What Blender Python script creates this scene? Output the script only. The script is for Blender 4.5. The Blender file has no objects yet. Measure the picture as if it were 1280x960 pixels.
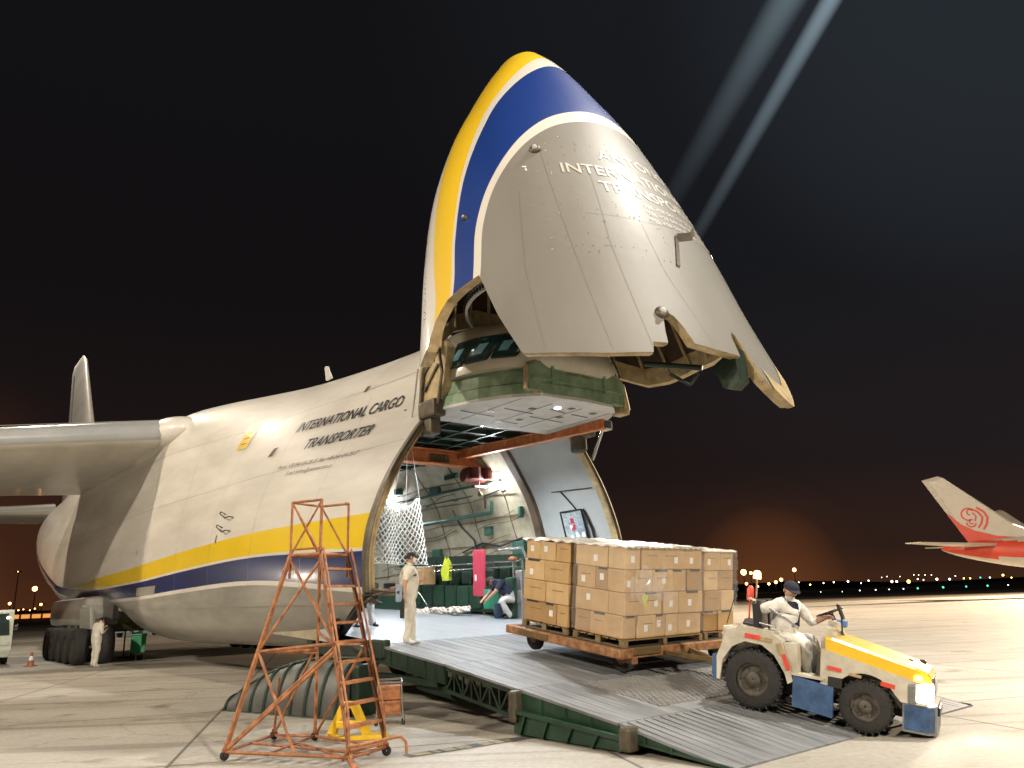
import bpy, bmesh, math, random
from mathutils import Vector, Matrix, Euler, Quaternion
R = math.radians
S = bpy.context.scene
COL = S.collection
rnd = random.Random(7)

# ------------------------------------------------------------------ camera
cam_d = bpy.data.cameras.new('camera'); cam = bpy.data.objects.new('camera', cam_d); COL.objects.link(cam)
cam_d.sensor_width = 36; cam_d.lens = 27.0; cam_d.clip_start = 0.1; cam_d.clip_end = 9000
_p, _r = R(15.6), R(2.16)
fw = Vector((0, math.cos(_p), math.sin(_p))); rt0 = Vector((1, 0, 0)); up0 = rt0.cross(fw)
rt = math.cos(_r)*rt0 - math.sin(_r)*up0; upv = math.sin(_r)*rt0 + math.cos(_r)*up0
cm = Matrix((rt, upv, -fw)).transposed().to_4x4(); cm.translation = Vector((0, 0, 1.75))
cam.matrix_world = cm
S.camera = cam
S.view_settings.view_transform = 'Standard'; S.view_settings.look = 'None'
S.view_settings.exposure = 0.0; S.view_settings.gamma = 1.0; S.view_settings.use_curve_mapping = False

# frame of the aircraft: X towards its nose, Y towards port, Z up, origin on the ground under the hold mouth
FO = Vector((-0.17, 16.43, 0)); FX = Vector((0.62932, -0.77715, 0)); FY = Vector((0.77715, 0.62932, 0)); FZR = math.atan2(FX.y, FX.x)
FM = Matrix.Translation(FO) @ Matrix.Rotation(FZR, 4, 'Z')
def WF(x, y, z): return FM @ Vector((x, y, z))

# ------------------------------------------------------------------ night sky
W = bpy.data.worlds.new('World'); S.world = W; W.use_nodes = True
nt = W.node_tree; nt.nodes.clear()
def N(t, **k):
    n = nt.nodes.new(t)
    for a, b in k.items(): setattr(n, a, b)
    return n
def L(a, b): nt.links.new(a, b)
tc = N('ShaderNodeTexCoord'); sep = N('ShaderNodeSeparateXYZ'); L(tc.outputs['Generated'], sep.inputs[0])
def vdot(d):
    n = N('ShaderNodeVectorMath', operation='DOT_PRODUCT'); L(tc.outputs['Generated'], n.inputs[0]); n.inputs[1].default_value = Vector(d).normalized(); return n.outputs['Value']
def ramp(sock, pts):
    n = N('ShaderNodeValToRGB'); L(sock, n.inputs[0]); n.color_ramp.interpolation = 'EASE'; e = n.color_ramp.elements
    for i, (p, c) in enumerate(pts):
        x = e[i] if i < 2 else e.new(p)
        x.position = p; x.color = (*c, 1)
    return n.outputs['Color']
def addc(a, b):
    n = N('ShaderNodeMix', data_type='RGBA', blend_type='ADD'); n.inputs[0].default_value = 1
    L(a, n.inputs[6]); L(b, n.inputs[7]); return n.outputs[2]
base = ramp(sep.outputs['Z'], [(0.0, (.044, .017, .0085)), (.05, (.024, .0112, .0075)), (.16, (.0115, .0072, .0068)), (.40, (.0060, .0052, .0058)), (.8, (.0062, .0062, .0075))])
cool = ramp(vdot((.52, .60, .60)), [(0.74, (0, 0, 0)), (.92, (.0030, .0042, .0056)), (1.0, (.013, .018, .023))])
gl = ramp(vdot((-.66, .75, .015)), [(0.962, (0, 0, 0)), (.99, (.026, .007, .0015)), (.998, (.13, .037, .007)), (1.0, (.32, .10, .02))])
gr = ramp(vdot((.300, .954, .012)), [(0.965, (0, 0, 0)), (.994, (.0015, .0005, .0002)), (.9993, (.016, .005, .001)), (1.0, (.07, .02, .004))])
tot = addc(addc(addc(base, cool), gl), gr)
bg = N('ShaderNodeBackground'); L(tot, bg.inputs[0]); bg.inputs[1].default_value = 1.0
wo = N('ShaderNodeOutputWorld'); L(bg.outputs[0], wo.inputs[0])

# ------------------------------------------------------------------ floodlight masts out of frame
def aim(o, loc, tgt):
    o.location = loc; o.rotation_euler = (Vector(tgt)-Vector(loc)).to_track_quat('-Z', 'Y').to_euler()
def flood(name, loc, tgt, power, size, col, spread=150):
    l = bpy.data.lights.new(name, 'AREA'); l.energy = power; l.shape = 'DISK'; l.size = size; l.color = col; l.spread = R(spread)
    o = bpy.data.objects.new(name, l); COL.objects.link(o); aim(o, loc, tgt); return o
flood('apron_floodlight', (16.5, 14.6, 31.0), (2, 13, 2), 8000, 1.3, (1.0, .94, .85))
flood('apron_floodlight', (-34, -20, 27), (-6, 18, 3), 12500, 2.2, (1.0, .87, .71))
flood('apron_floodlight', (26, -26, 27), (6, 14, 1), 17000, 2.2, (1.0, .87, .70))
flood('apron_floodlight', (70, 95, 28), (50, 70, 0), 60000, 3, (1.0, .78, .55), 160)
flood('apron_floodlight', (12, 60, 26), (16, 60, 0), 14000, 3, (1.0, .78, .55), 170)
flood('apron_floodlight', (-40, 14, 22), (-16, 26, 0), 4500, 2, (1.0, .84, .64), 120)

flood('apron_floodlight', (-42, 62, 34), (-12, 30, 9), 4500, 2.2, (1.0, .90, .76))
flood('apron_floodlight', (-78, 47, 4.5), (-8, 22, 2), 420, 1.0, (1.0, .85, .66), 120)

# ------------------------------------------------------------------ materials
def mat(name, c, rough=.6, metal=0, var=.15, scale=6, bump=0, bscale=40, coat=0, c2=None, stretch=None, spec=.5):
    m = bpy.data.materials.new(name); m.use_nodes = True; t = m.node_tree; b = t.nodes['Principled BSDF']
    b.inputs['Roughness'].default_value = rough; b.inputs['Metallic'].default_value = metal
    b.inputs['Coat Weight'].default_value = coat; b.inputs['Coat Roughness'].default_value = .12
    b.inputs['Specular IOR Level'].default_value = spec
    tcn = t.nodes.new('ShaderNodeTexCoord'); src = tcn.outputs['Object']
    if stretch:
        mp = t.nodes.new('ShaderNodeMapping'); mp.inputs['Scale'].default_value = stretch; t.links.new(src, mp.inputs[0]); src = mp.outputs[0]
    n = t.nodes.new('ShaderNodeTexNoise'); n.inputs['Scale'].default_value = scale; n.inputs['Detail'].default_value = 6; n.inputs['Roughness'].default_value = .62
    t.links.new(src, n.inputs['Vector'])
    mx = t.nodes.new('ShaderNodeMix'); mx.data_type = 'RGBA'
    rp = t.nodes.new('ShaderNodeMapRange'); rp.inputs[1].default_value = .3; rp.inputs[2].default_value = .7
    t.links.new(n.outputs[0], rp.inputs[0]); t.links.new(rp.outputs[0], mx.inputs[0])
    a = [max(0, x*(1-var)) for x in c]; d = c2 if c2 else [min(1, x*(1+var)) for x in c]
    mx.inputs[6].default_value = (*a, 1); mx.inputs[7].default_value = (*d, 1)
    t.links.new(mx.outputs[2], b.inputs['Base Color'])
    if bump:
        n2 = t.nodes.new('ShaderNodeTexNoise'); n2.inputs['Scale'].default_value = bscale; n2.inputs['Detail'].default_value = 4
        t.links.new(src, n2.inputs['Vector'])
        bp = t.nodes.new('ShaderNodeBump'); bp.inputs['Strength'].default_value = bump; bp.inputs['Distance'].default_value = .02
        t.links.new(n2.outputs[0], bp.inputs['Height']); t.links.new(bp.outputs[0], b.inputs['Normal'])
    return m
def emat(name, c, s):
    m = bpy.data.materials.new(name); m.use_nodes = True; b = m.node_tree.nodes['Principled BSDF']
    b.inputs['Base Color'].default_value = (*c, 1); b.inputs['Emission Color'].default_value = (*c, 1); b.inputs['Emission Strength'].default_value = s
    return m
def glass(name, c, rough=.08):
    m = mat(name, c, rough, 0, .3, 3, coat=.5); return m
M = dict(
 white=mat('white_paint', (.47, .445, .395), .48, 0, .05, .9, .22, 1.5, coat=.4, c2=(.60, .575, .525), stretch=(.35, 1, 1.6)),
 grey=mat('grey_paint', (.335, .325, .295), .22, 0, .07, .6, .06, 2.0, coat=.6),
 greyb=mat('grey_belly_paint', (.19, .18, .155), .4, 0, .14, .7, .08, 2.5, coat=.35, c2=(.33, .32, .285), stretch=(.4, 1, 1.5)),
 yellow=mat('yellow_paint', (.66, .46, .010), .28, 0, .06, .6, .03, 3, coat=.4),
 blue=mat('blue_paint', (.003, .014, .085), .26, 0, .25, .6, .03, 3, coat=.45),
 bluev=mat('blue_paint_nose', (.012, .055, .36), .26, 0, .2, .6, .03, 3, coat=.45),
 black=mat('black_paint', (.012, .012, .014), .45, 0, .2),
 seam=mat('panel_seam', (.21, .20, .18), .6),
 grime=mat('grimy_metal', (.10, .085, .06), .5, .5, .4, 5, .2),
 frame=mat('frame_primer', (.42, .31, .15), .45, .15, .35, 5, .2, 14, c2=(.55, .43, .24)),
 brown=mat('brown_inner', (.085, .055, .032), .6, .1, .45, 2.5, .25, 8),
 chrome=mat('steel', (.55, .55, .55), .25, .9, .1),
 gprim=mat('green_primer', (.16, .25, .15), .5, 0, .25, 4, .12, 12, c2=(.27, .38, .25)),
 gdark=mat('dark_green_steel', (.010, .026, .015), .5, .2, .4, 6, .15),
 green=mat('green_paint', (.012, .042, .022), .42, 0, .3, 5, .1),
 orange=mat('orange_paint', (.22, .075, .026), .6, 0, .3, 9, .25, 30, c2=(.46, .19, .075)),
 craneo=mat('crane_orange', (.50, .14, .035), .5, 0, .3, 6, .12, c2=(.66, .24, .09)),
 panelw=mat('white_panel', (.50, .50, .48), .75, 0, .14, 3, .05),
 lining=mat('quilted_lining', (.27, .24, .165), .72, 0, .25, 1.6, .8, 2.2, c2=(.42, .38, .27)),
 liningg=mat('grey_lining', (.36, .38, .37), .6, 0, .08, 2, .1, 3),
 dark=mat('dark_void', (.018, .018, .016), .8, 0, .3),
 pipe=mat('pipe_green', (.03, .09, .065), .4, .3, .2),
 tyre=mat('tyre_rubber', (.022, .021, .020), .85, 0, .3, 8, .4, 30),
 rim=mat('wheel_rim', (.085, .075, .06), .65, .3, .4, 12),
 floorm=mat('hold_floor', (.40, .43, .46), .38, .35, .18, 3, .15, 20, stretch=(.25, 2.5, 1)),
 carton=mat('carton', (.46, .30, .135), .75, 0, .12, 5, .05, 20),
 carton2=mat('carton_pale', (.52, .36, .18), .75, 0, .12, 5, .05, 20),
 carton3=mat('carton_dark', (.35, .215, .09), .75, 0, .12, 5, .05, 20),
 ink=mat('printed_ink', (.035, .03, .028), .7),
 inkb=mat('printed_brown', (.20, .11, .05), .7),
 paper=mat('label_paper', (.72, .72, .72), .6, 0, .08, 30),
 sheet=mat('clear_plastic_sheet', (.62, .59, .52), .22, 0, .14, 6, .9, 9, coat=.5),
 wood=mat('pallet_wood', (.20, .14, .07), .8, 0, .35, 12, .2, stretch=(1, 6, 1)),
 rust=mat('rusty_paint', (.26, .095, .035), .75, .1, .5, 9, .3, 30, c2=(.42, .22, .10)),
 rusty=mat('worn_yellow', (.42, .27, .06), .7, .1, .6, 14, .3, 30, c2=(.10, .06, .03)),
 cream=mat('cream_paint', (.43, .385, .29), .42, 0, .2, 2.6, .08, 9, coat=.2, c2=(.60, .56, .46)),
 tyel=mat('hood_yellow', (.72, .46, .02), .38, 0, .1, 5, .04, coat=.3),
 tblue=mat('panel_blue', (.018, .05, .13), .5, 0, .25, 5, .12, coat=.1, c2=(.05, .12, .26)),
 tgrey=mat('bumper_grey', (.20, .21, .20), .5, .3, .3, 6, .1),
 vinyl=mat('black_vinyl', (.018, .018, .02), .38, 0, .2),
 redr=mat('red_reflector', (.62, .06, .035), .4),
 cloth=mat('white_coverall', (.66, .64, .60), .85, 0, .1, 9, .5, 18),
 clothb=mat('pale_coverall', (.60, .58, .50), .85, 0, .12, 9, .5, 18),
 navy=mat('navy_cloth', (.012, .016, .035), .85, 0, .2),
 skin=mat('skin', (.48, .27, .18), .55, 0, .08),
 hair=mat('hair', (.014, .011, .009), .7),
 pink=mat('red_fabric', (.40, .030, .06), .7, 0, .15, 5, .2),
 hivis=mat('hi_vis', (.50, .56, .03), .7),
 net=mat('white_net', (.68, .67, .62), .7),
 rag=mat('cream_rope', (.66, .58, .50), .85, 0, .2, 8, .5),
 bluecase=mat('blue_grey', (.22, .28, .36), .6),
 red2=mat('airliner_red', (.72, .085, .045), .4, 0, .08, 1),
 white2=mat('airliner_white', (.60, .57, .50), .4, 0, .06, 1),
 bingreen=mat('bin_green', (.05, .36, .17), .5, 0, .1),
 concrete2=mat('facade', (.35, .16, .06), .8, 0, .2, .2),
 tarmark=mat('marking_dark', (.06, .065, .075), .7, 0, .3, 9),
 yelmark=mat('marking_yellow', (.50, .36, .06), .7, 0, .6, 14, c2=(.36, .32, .20)),
 gaugeblue=mat('blue_container', (.06, .16, .42), .5),
 teal=mat('reflection_teal', (.20, .42, .50), .5),
 winglass=glass('cockpit_glass', (.012, .045, .055)),
 glassd=glass('dark_glass', (.02, .035, .04)),
)
E_lamp = emat('cool_lamp', (.85, .93, 1.0), 40)
E_head = emat('headlamp', (1.0, .93, .80), 22)
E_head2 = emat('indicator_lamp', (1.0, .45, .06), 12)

# ------------------------------------------------------------------ mesh helper
class MB:
    def __init__(s): s.v = []; s.f = []; s.m = []; s.sm = []
    def add(s, vs, fs, mi=0, smooth=False, mtx=None):
        o = len(s.v)
        s.v += [(mtx @ Vector(p)) if mtx else Vector(p) for p in vs]
        for f in fs: s.f.append([o+i for i in f]); s.m.append(mi); s.sm.append(smooth)
    def box(s, c, d, mi=0, rot=None, mtx=None, taper=(1, 1)):
        x, y, z = d[0]/2, d[1]/2, d[2]/2; tx, ty = taper
        vs = [(-x,-y,-z),(x,-y,-z),(x,y,-z),(-x,y,-z),(-x*tx,-y*ty,z),(x*tx,-y*ty,z),(x*tx,y*ty,z),(-x*tx,y*ty,z)]
        m = Matrix.Translation(Vector(c))
        if rot: m = m @ Euler(rot).to_matrix().to_4x4()
        if mtx: m = mtx @ m
        s.add(vs, [(0,3,2,1),(4,5,6,7),(0,1,5,4),(1,2,6,5),(2,3,7,6),(3,0,4,7)], mi, False, m)
    def rbox(s, c, d, b=.03, mi=0, rot=None, mtx=None):   # box with chamfered vertical and top edges
        bm = bmesh.new(); bmesh.ops.create_cube(bm, size=1)
        bmesh.ops.scale(bm, vec=d, verts=bm.verts); bmesh.ops.bevel(bm, geom=list(bm.edges), offset=min(b, min(d)*.45), segments=2, profile=.6, affect='EDGES')
        m = Matrix.Translation(Vector(c))
        if rot: m = m @ Euler(rot).to_matrix().to_4x4()
        if mtx: m = mtx @ m
        bm.verts.index_update()
        s.add([v.co.copy() for v in bm.verts], [[v.index for v in f.verts] for f in bm.faces], mi, False, m); bm.free()
    def tube(s, a, b, r, mi=0, n=8, r2=None, cap=True):
        a, b = Vector(a), Vector(b); d = b-a
        if d.length < 1e-6: return
        q = d.to_track_quat('Z', 'Y'); r2 = r if r2 is None else r2; vs = []
        for k in range(n):
            t = 2*math.pi*k/n; vs.append(a + q @ Vector((r*math.cos(t), r*math.sin(t), 0)))
        for k in range(n):
            t = 2*math.pi*k/n; vs.append(b + q @ Vector((r2*math.cos(t), r2*math.sin(t), 0)))
        s.add(vs, [(k, (k+1) % n, n+(k+1) % n, n+k) for k in range(n)], mi, True)
        if cap: s.add(vs, [list(range(n))[::-1], list(range(n, 2*n))], mi)
    def path(s, pts, r, mi=0, n=8):
        for a, b in zip(pts[:-1], pts[1:]): s.tube(a, b, r, mi, n)
    def bar(s, a, b, w, h, mi=0, upd=(0, 0, 1)):
        a, b = Vector(a), Vector(b); d = (b-a); l = d.length; x = d.normalized(); u = Vector(upd)
        y = u.cross(x)
        if y.length < 1e-4: y = Vector((0, 1, 0)).cross(x)
        y.normalize(); z = x.cross(y)
        m = Matrix((x, y, z)).transposed().to_4x4(); m.translation = (a+b)/2
        s.box((0, 0, 0), (l, w, h), mi, mtx=m)
    def lathe(s, prof, o=(0, 0, 0), axis='Z', n=24, mi=0, smooth=True, mtx=None):
        vs = []
        for (r, h) in prof:
            for k in range(n):
                t = 2*math.pi*k/n; p = (r*math.cos(t), r*math.sin(t), h)
                if axis == 'Y': p = (p[0], p[2], p[1])
                if axis == 'X': p = (p[2], p[0], p[1])
                vs.append(Vector(p)+Vector(o))
        fs = [(i*n+k, i*n+(k+1) % n, (i+1)*n+(k+1) % n, (i+1)*n+k) for i in range(len(prof)-1) for k in range(n)]
        s.add(vs, fs, mi, smooth, mtx)
    def prism(s, pts, z0, z1, mi=0, mtx=None):   # outline in xy, extruded along z
        n = len(pts); vs = [(p[0], p[1], z0) for p in pts]+[(p[0], p[1], z1) for p in pts]
        s.add(vs, [list(range(n))[::-1], list(range(n, 2*n))]+[(k, (k+1) % n, n+(k+1) % n, n+k) for k in range(n)], mi, False, mtx)
    def prismy(s, pts, y0, y1, mi=0, mtx=None):  # outline in xz, extruded along y
        n = len(pts); vs = [(p[0], y0, p[1]) for p in pts]+[(p[0], y1, p[1]) for p in pts]
        s.add(vs, [list(range(n)), list(range(n, 2*n))[::-1]]+[(k, n+k, n+(k+1) % n, (k+1) % n) for k in range(n)], mi, False, mtx)
    def prismx(s, pts, x0, x1, mi=0, mtx=None):  # outline in yz, extruded along x
        n = len(pts); vs = [(x0, p[0], p[1]) for p in pts]+[(x1, p[0], p[1]) for p in pts]
        s.add(vs, [list(range(n))[::-1], list(range(n, 2*n))]+[(k, (k+1) % n, n+(k+1) % n, n+k) for k in range(n)], mi, False, mtx)
    def grid(s, rows, mi=0, smooth=True, mfun=None, closed=False):
        nr, nc = len(rows), len(rows[0]); o = len(s.v)
        for r in rows: s.v += [Vector(p) for p in r]
        for i in range(nr-1):
            for j in range(nc if closed else nc-1):
                k = (j+1) % nc
                s.f.append([o+i*nc+j, o+i*nc+k, o+(i+1)*nc+k, o+(i+1)*nc+j]); s.m.append(mfun(i, j) if mfun else mi); s.sm.append(smooth)
    def sphere(s, c, r, mi=0, n=12, sc=(1, 1, 1), mtx=None):
        rows = []
        m = n//2+1
        for i in range(m+1):
            a = math.pi*i/m; rows.append([Vector(c)+Vector((r*sc[0]*math.sin(a)*math.cos(2*math.pi*k/n), r*sc[1]*math.sin(a)*math.sin(2*math.pi*k/n), r*sc[2]*math.cos(a))) for k in range(n)])
        if mtx: rows = [[mtx @ p for p in r_] for r_ in rows]
        s.grid(rows, mi, True, None, True)
    def build(s, name, mats, parent=None, fix=False, loc=None):
        me = bpy.data.meshes.new(name); me.from_pydata([tuple(v) for v in s.v], [], s.f)
        if not isinstance(mats, (list, tuple)): mats = [mats]
        for m in mats: me.materials.append(m)
        me.polygons.foreach_set('material_index', s.m); me.polygons.foreach_set('use_smooth', s.sm)
        if fix:
            bm = bmesh.new(); bm.from_mesh(me); bmesh.ops.recalc_face_normals(bm, faces=bm.faces); bm.to_mesh(me); bm.free()
        me.update()
        o = bpy.data.objects.new(name, me); COL.objects.link(o)
        if parent: o.parent = parent
        if loc is not None: o.location = loc
        return o
def tag(o, label=None, cat=None, group=None, kind=None):
    if label: o['label'] = label
    if cat: o['category'] = cat
    if group: o['group'] = group
    if kind: o['kind'] = kind
    return o
def empty(name, mtx):
    o = bpy.data.objects.new(name, None); COL.objects.link(o); o.empty_display_size = .3
    o.matrix_world = mtx; return o
def copytree(o, parent=None):
    c = o.copy(); COL.objects.link(c)
    if parent:
        c.parent = parent; c.matrix_parent_inverse = o.matrix_parent_inverse.copy()
    for ch in [x for x in COL.objects if x.parent == o]: copytree(ch, c)
    return c
def interp(x, xs, ys):
    if xs[0] > xs[-1]: xs = xs[::-1]; ys = ys[::-1]
    if x <= xs[0]: return ys[0]
    for i in range(len(xs)-1):
        if x <= xs[i+1]:
            t = (x-xs[i])/(xs[i+1]-xs[i]); return ys[i]*(1-t)+ys[i+1]*t
    return ys[-1]
def sinterp(x, xs, ys):   # smooth (cubic hermite) interpolation
    if xs[0] > xs[-1]: xs = xs[::-1]; ys = ys[::-1]
    n = len(xs)
    if x <= xs[0]: return ys[0]
    if x >= xs[-1]: return ys[-1]
    d = [(ys[min(i+1, n-1)]-ys[max(i-1, 0)])/(xs[min(i+1, n-1)]-xs[max(i-1, 0)]) for i in range(n)]
    for i in range(n-1):
        if x <= xs[i+1]:
            h = xs[i+1]-xs[i]; t = (x-xs[i])/h
            return (2*t**3-3*t*t+1)*ys[i]+(t**3-2*t*t+t)*h*d[i]+(-2*t**3+3*t*t)*ys[i+1]+(t**3-t*t)*h*d[i+1]
def textpolys(txt, size, shear=0, bold=0, extra_div=0):
    cu = bpy.data.curves.new('t', 'FONT'); cu.body = txt; cu.size = size; cu.shear = shear; cu.offset = bold; cu.resolution_u = 3
    o = bpy.data.objects.new('t', cu); COL.objects.link(o)
    dg = bpy.context.evaluated_depsgraph_get(); me = bpy.data.meshes.new_from_object(o.evaluated_get(dg))
    bm = bmesh.new(); bm.from_mesh(me); bmesh.ops.triangulate(bm, faces=bm.faces)
    if extra_div:
        bmesh.ops.subdivide_edges(bm, edges=[e for e in bm.edges if e.calc_length() > extra_div], cuts=2)
        bmesh.ops.triangulate(bm, faces=bm.faces)
    bm.verts.index_update()
    vs = [v.co.copy() for v in bm.verts]; fs = [[v.index for v in f.verts] for f in bm.faces]; bm.free()
    bpy.data.objects.remove(o); bpy.data.curves.remove(cu); bpy.data.meshes.remove(me)
    return vs, fs
def ground_at(px, py, z=0):
    d = fw + (px-640)/960*rt - (py-480)/960*upv
    t = (z-1.75)/d.z
    return Vector((0, 0, 1.75)) + t*d
def ray_at(px, py, D):
    d = fw + (px-640)/960*rt - (py-480)/960*upv
    return Vector((0, 0, 1.75)) + d*(D/d.y)
# ------------------------------------------------------------------ ground
def ground_mat():
    m = bpy.data.materials.new('apron_concrete'); m.use_nodes = True; t = m.node_tree; b = t.nodes['Principled BSDF']
    def n(ty, **k):
        x = t.nodes.new(ty)
        for a, v in k.items(): setattr(x, a, v)
        return x
    tcn = n('ShaderNodeTexCoord'); mp = n('ShaderNodeMapping'); mp.inputs['Rotation'].default_value = (0, 0, R(-14)); mp.inputs['Location'].default_value = (1.7, -.6, 0)
    t.links.new(tcn.outputs['Object'], mp.inputs[0])
    br = n('ShaderNodeTexBrick'); br.offset = 0; br.inputs['Scale'].default_value = 1; br.inputs['Brick Width'].default_value = 5; br.inputs['Row Height'].default_value = 5
    br.inputs['Mortar Size'].default_value = .03; br.inputs['Mortar Smooth'].default_value = .5
    br.inputs['Color1'].default_value = (.9, .9, .9, 1); br.inputs['Color2'].default_value = (1.05, 1.05, 1.05, 1); br.inputs['Mortar'].default_value = (.30, .30, .30, 1)
    t.links.new(mp.outputs[0], br.inputs['Vector'])
    n1 = n('ShaderNodeTexNoise'); n1.inputs['Scale'].default_value = .35; n1.inputs['Detail'].default_value = 8; n1.inputs['Roughness'].default_value = .65
    n2 = n('ShaderNodeTexNoise'); n2.inputs['Scale'].default_value = 14; n2.inputs['Detail'].default_value = 6
    mp2 = n('ShaderNodeMapping'); mp2.inputs['Scale'].default_value = (.05, 1.1, 1); mp2.inputs['Rotation'].default_value = (0, 0, R(8)); n3 = n('ShaderNodeTexNoise'); n3.inputs['Scale'].default_value = .6; n3.inputs['Detail'].default_value = 5
    t.links.new(tcn.outputs['Object'], mp2.inputs[0]); t.links.new(mp2.outputs[0], n3.inputs[0])
    for q in (n1, n2): t.links.new(tcn.outputs['Object'], q.inputs[0])
    def ramp_(s, a, c, p0=.3, p1=.7):
        r = n('ShaderNodeValToRGB'); r.color_ramp.elements[0].color = (*a, 1); r.color_ramp.elements[1].color = (*c, 1); r.color_ramp.elements[0].position = p0; r.color_ramp.elements[1].position = p1
        t.links.new(s, r.inputs[0]); return r.outputs[0]
    def mul(a, c, f=1):
        x = n('ShaderNodeMix', data_type='RGBA', blend_type='MULTIPLY'); x.inputs[0].default_value = f; t.links.new(a, x.inputs[6]); t.links.new(c, x.inputs[7]); return x.outputs[2]
    c = mul(mul(mul(ramp_(n1.outputs[0], (.36, .335, .29), (.48, .45, .395)), ramp_(n2.outputs[0], (.84, .84, .84), (1.1, 1.1, 1.1))), ramp_(n3.outputs[0], (.84, .84, .84), (1.06, 1.06, 1.06))), br.outputs['Color'])
    vo = n('ShaderNodeTexVoronoi'); vo.feature = 'DISTANCE_TO_EDGE'; vo.inputs['Scale'].default_value = .11; vo.inputs['Randomness'].default_value = 1
    wn = n('ShaderNodeTexNoise'); wn.inputs['Scale'].default_value = .9; wn.inputs['Detail'].default_value = 6; t.links.new(tcn.outputs['Object'], wn.inputs[0])
    vm = n('ShaderNodeVectorMath', operation='ADD'); vs_ = n('ShaderNodeVectorMath', operation='SCALE'); vs_.inputs['Scale'].default_value = 1.6; t.links.new(wn.outputs['Color'], vs_.inputs[0]); t.links.new(tcn.outputs['Object'], vm.inputs[0]); t.links.new(vs_.outputs[0], vm.inputs[1]); t.links.new(vm.outputs[0], vo.inputs['Vector'])
    crk = ramp_(vo.outputs['Distance'], (.62, .60, .57), (1, 1, 1), .0008, .0035)
    n4 = n('ShaderNodeTexNoise'); n4.inputs['Scale'].default_value = 1.1; n4.inputs['Detail'].default_value = 3; n4.inputs['Roughness'].default_value = .5; t.links.new(tcn.outputs['Object'], n4.inputs[0])
    stn = ramp_(n4.outputs[0], (.55, .53, .50), (1, 1, 1), .27, .40)
    mp5 = n('ShaderNodeMapping'); mp5.inputs['Rotation'].default_value = (0, 0, R(-52)); mp5.inputs['Scale'].default_value = (.03, 2.2, 1); n5 = n('ShaderNodeTexNoise'); n5.inputs['Scale'].default_value = 1; n5.inputs['Detail'].default_value = 2; t.links.new(tcn.outputs['Object'], mp5.inputs[0]); t.links.new(mp5.outputs[0], n5.inputs[0])
    tyr = ramp_(n5.outputs[0], (.74, .72, .70), (1, 1, 1), .36, .44)
    c = mul(mul(mul(c, crk, .8), stn), tyr)
    t.links.new(c, b.inputs['Base Color'])
    rr = n('ShaderNodeMapRange'); rr.inputs[3].default_value = .5; rr.inputs[4].default_value = .78; t.links.new(n3.outputs[0], rr.inputs[0]); t.links.new(rr.outputs[0], b.inputs['Roughness'])
    bp = n('ShaderNodeBump'); bp.inputs['Strength'].default_value = .12; bp.inputs['Distance'].default_value = .02; t.links.new(n2.outputs[0], bp.inputs['Height']); t.links.new(bp.outputs[0], b.inputs['Normal'])
    return m
g = MB(); g.add([(-4000, -400, 0), (4000, -400, 0), (4000, 7000, 0), (-4000, 7000, 0)], [(0, 1, 2, 3)])
tag(g.build('apron_ground', ground_mat()), 'pale concrete airport apron', kind='structure')
grassm = mat('airfield_grass', (.035, .036, .020), .95, 0, .4, .05)
g = MB(); g.add([(-4000, 190, .02), (4000, 130, .02), (4000, 7000, .02), (-4000, 7000, .02)], [(0, 1, 2, 3)])
tag(g.build('airfield_grass', grassm), 'dark grass beyond the apron', kind='structure')
darkc = mat('taxiway_asphalt', (.16, .125, .085), .8, 0, .3, .1)
g = MB(); g.add([(-400, 112, .012), (600, 78, .012), (600, 132, .012), (-400, 192, .012)], [(0, 1, 2, 3)])
tag(g.build('taxiway', darkc), 'darker taxiway strip across the apron', kind='structure')
# a low ridge of dark land on the horizon
rows = []
for k in range(2):
    rows.append([(x, 1500+k*30, (0 if k == 0 else 7+5*math.sin(x*.004)+3*math.sin(x*.013+1))) for x in range(-2600, 2700, 60)])
g = MB(); g.grid(rows)
tag(g.build('distant_ridge', mat('ridge_dark', (.02, .02, .015), .9)), 'low dark land on the horizon', kind='structure')
# faint painted stripe with worn yellow blocks
a = ground_at(508, 946); b = ground_at(668, 921); dr = (b-a).normalized(); pr = Vector((-dr.y, dr.x, 0))
g = MB(); ln = (b-a).length
def strip(o0, o1, w0, w1, z, mi): g.add([a+dr*o0+pr*w0+Vector((0, 0, z)), a+dr*o1+pr*w0+Vector((0, 0, z)), a+dr*o1+pr*w1+Vector((0, 0, z)), a+dr*o0+pr*w1+Vector((0, 0, z))], [(0, 1, 2, 3)], mi)
strip(0, ln, -.10, .13, .004, 0)
for (o0, o1) in ((.05, .17), (.2, .235), (.27, .36), (.38, .47), (.56, .64), (.66, .73), (.75, .80)):
    strip(ln*o0, ln*o1, -.075, .10, .008, 1)
tag(g.build('painted_marking', [M['tarmark'], M['yelmark']]), 'worn yellow stand marking on a dark painted band', kind='structure')

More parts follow.
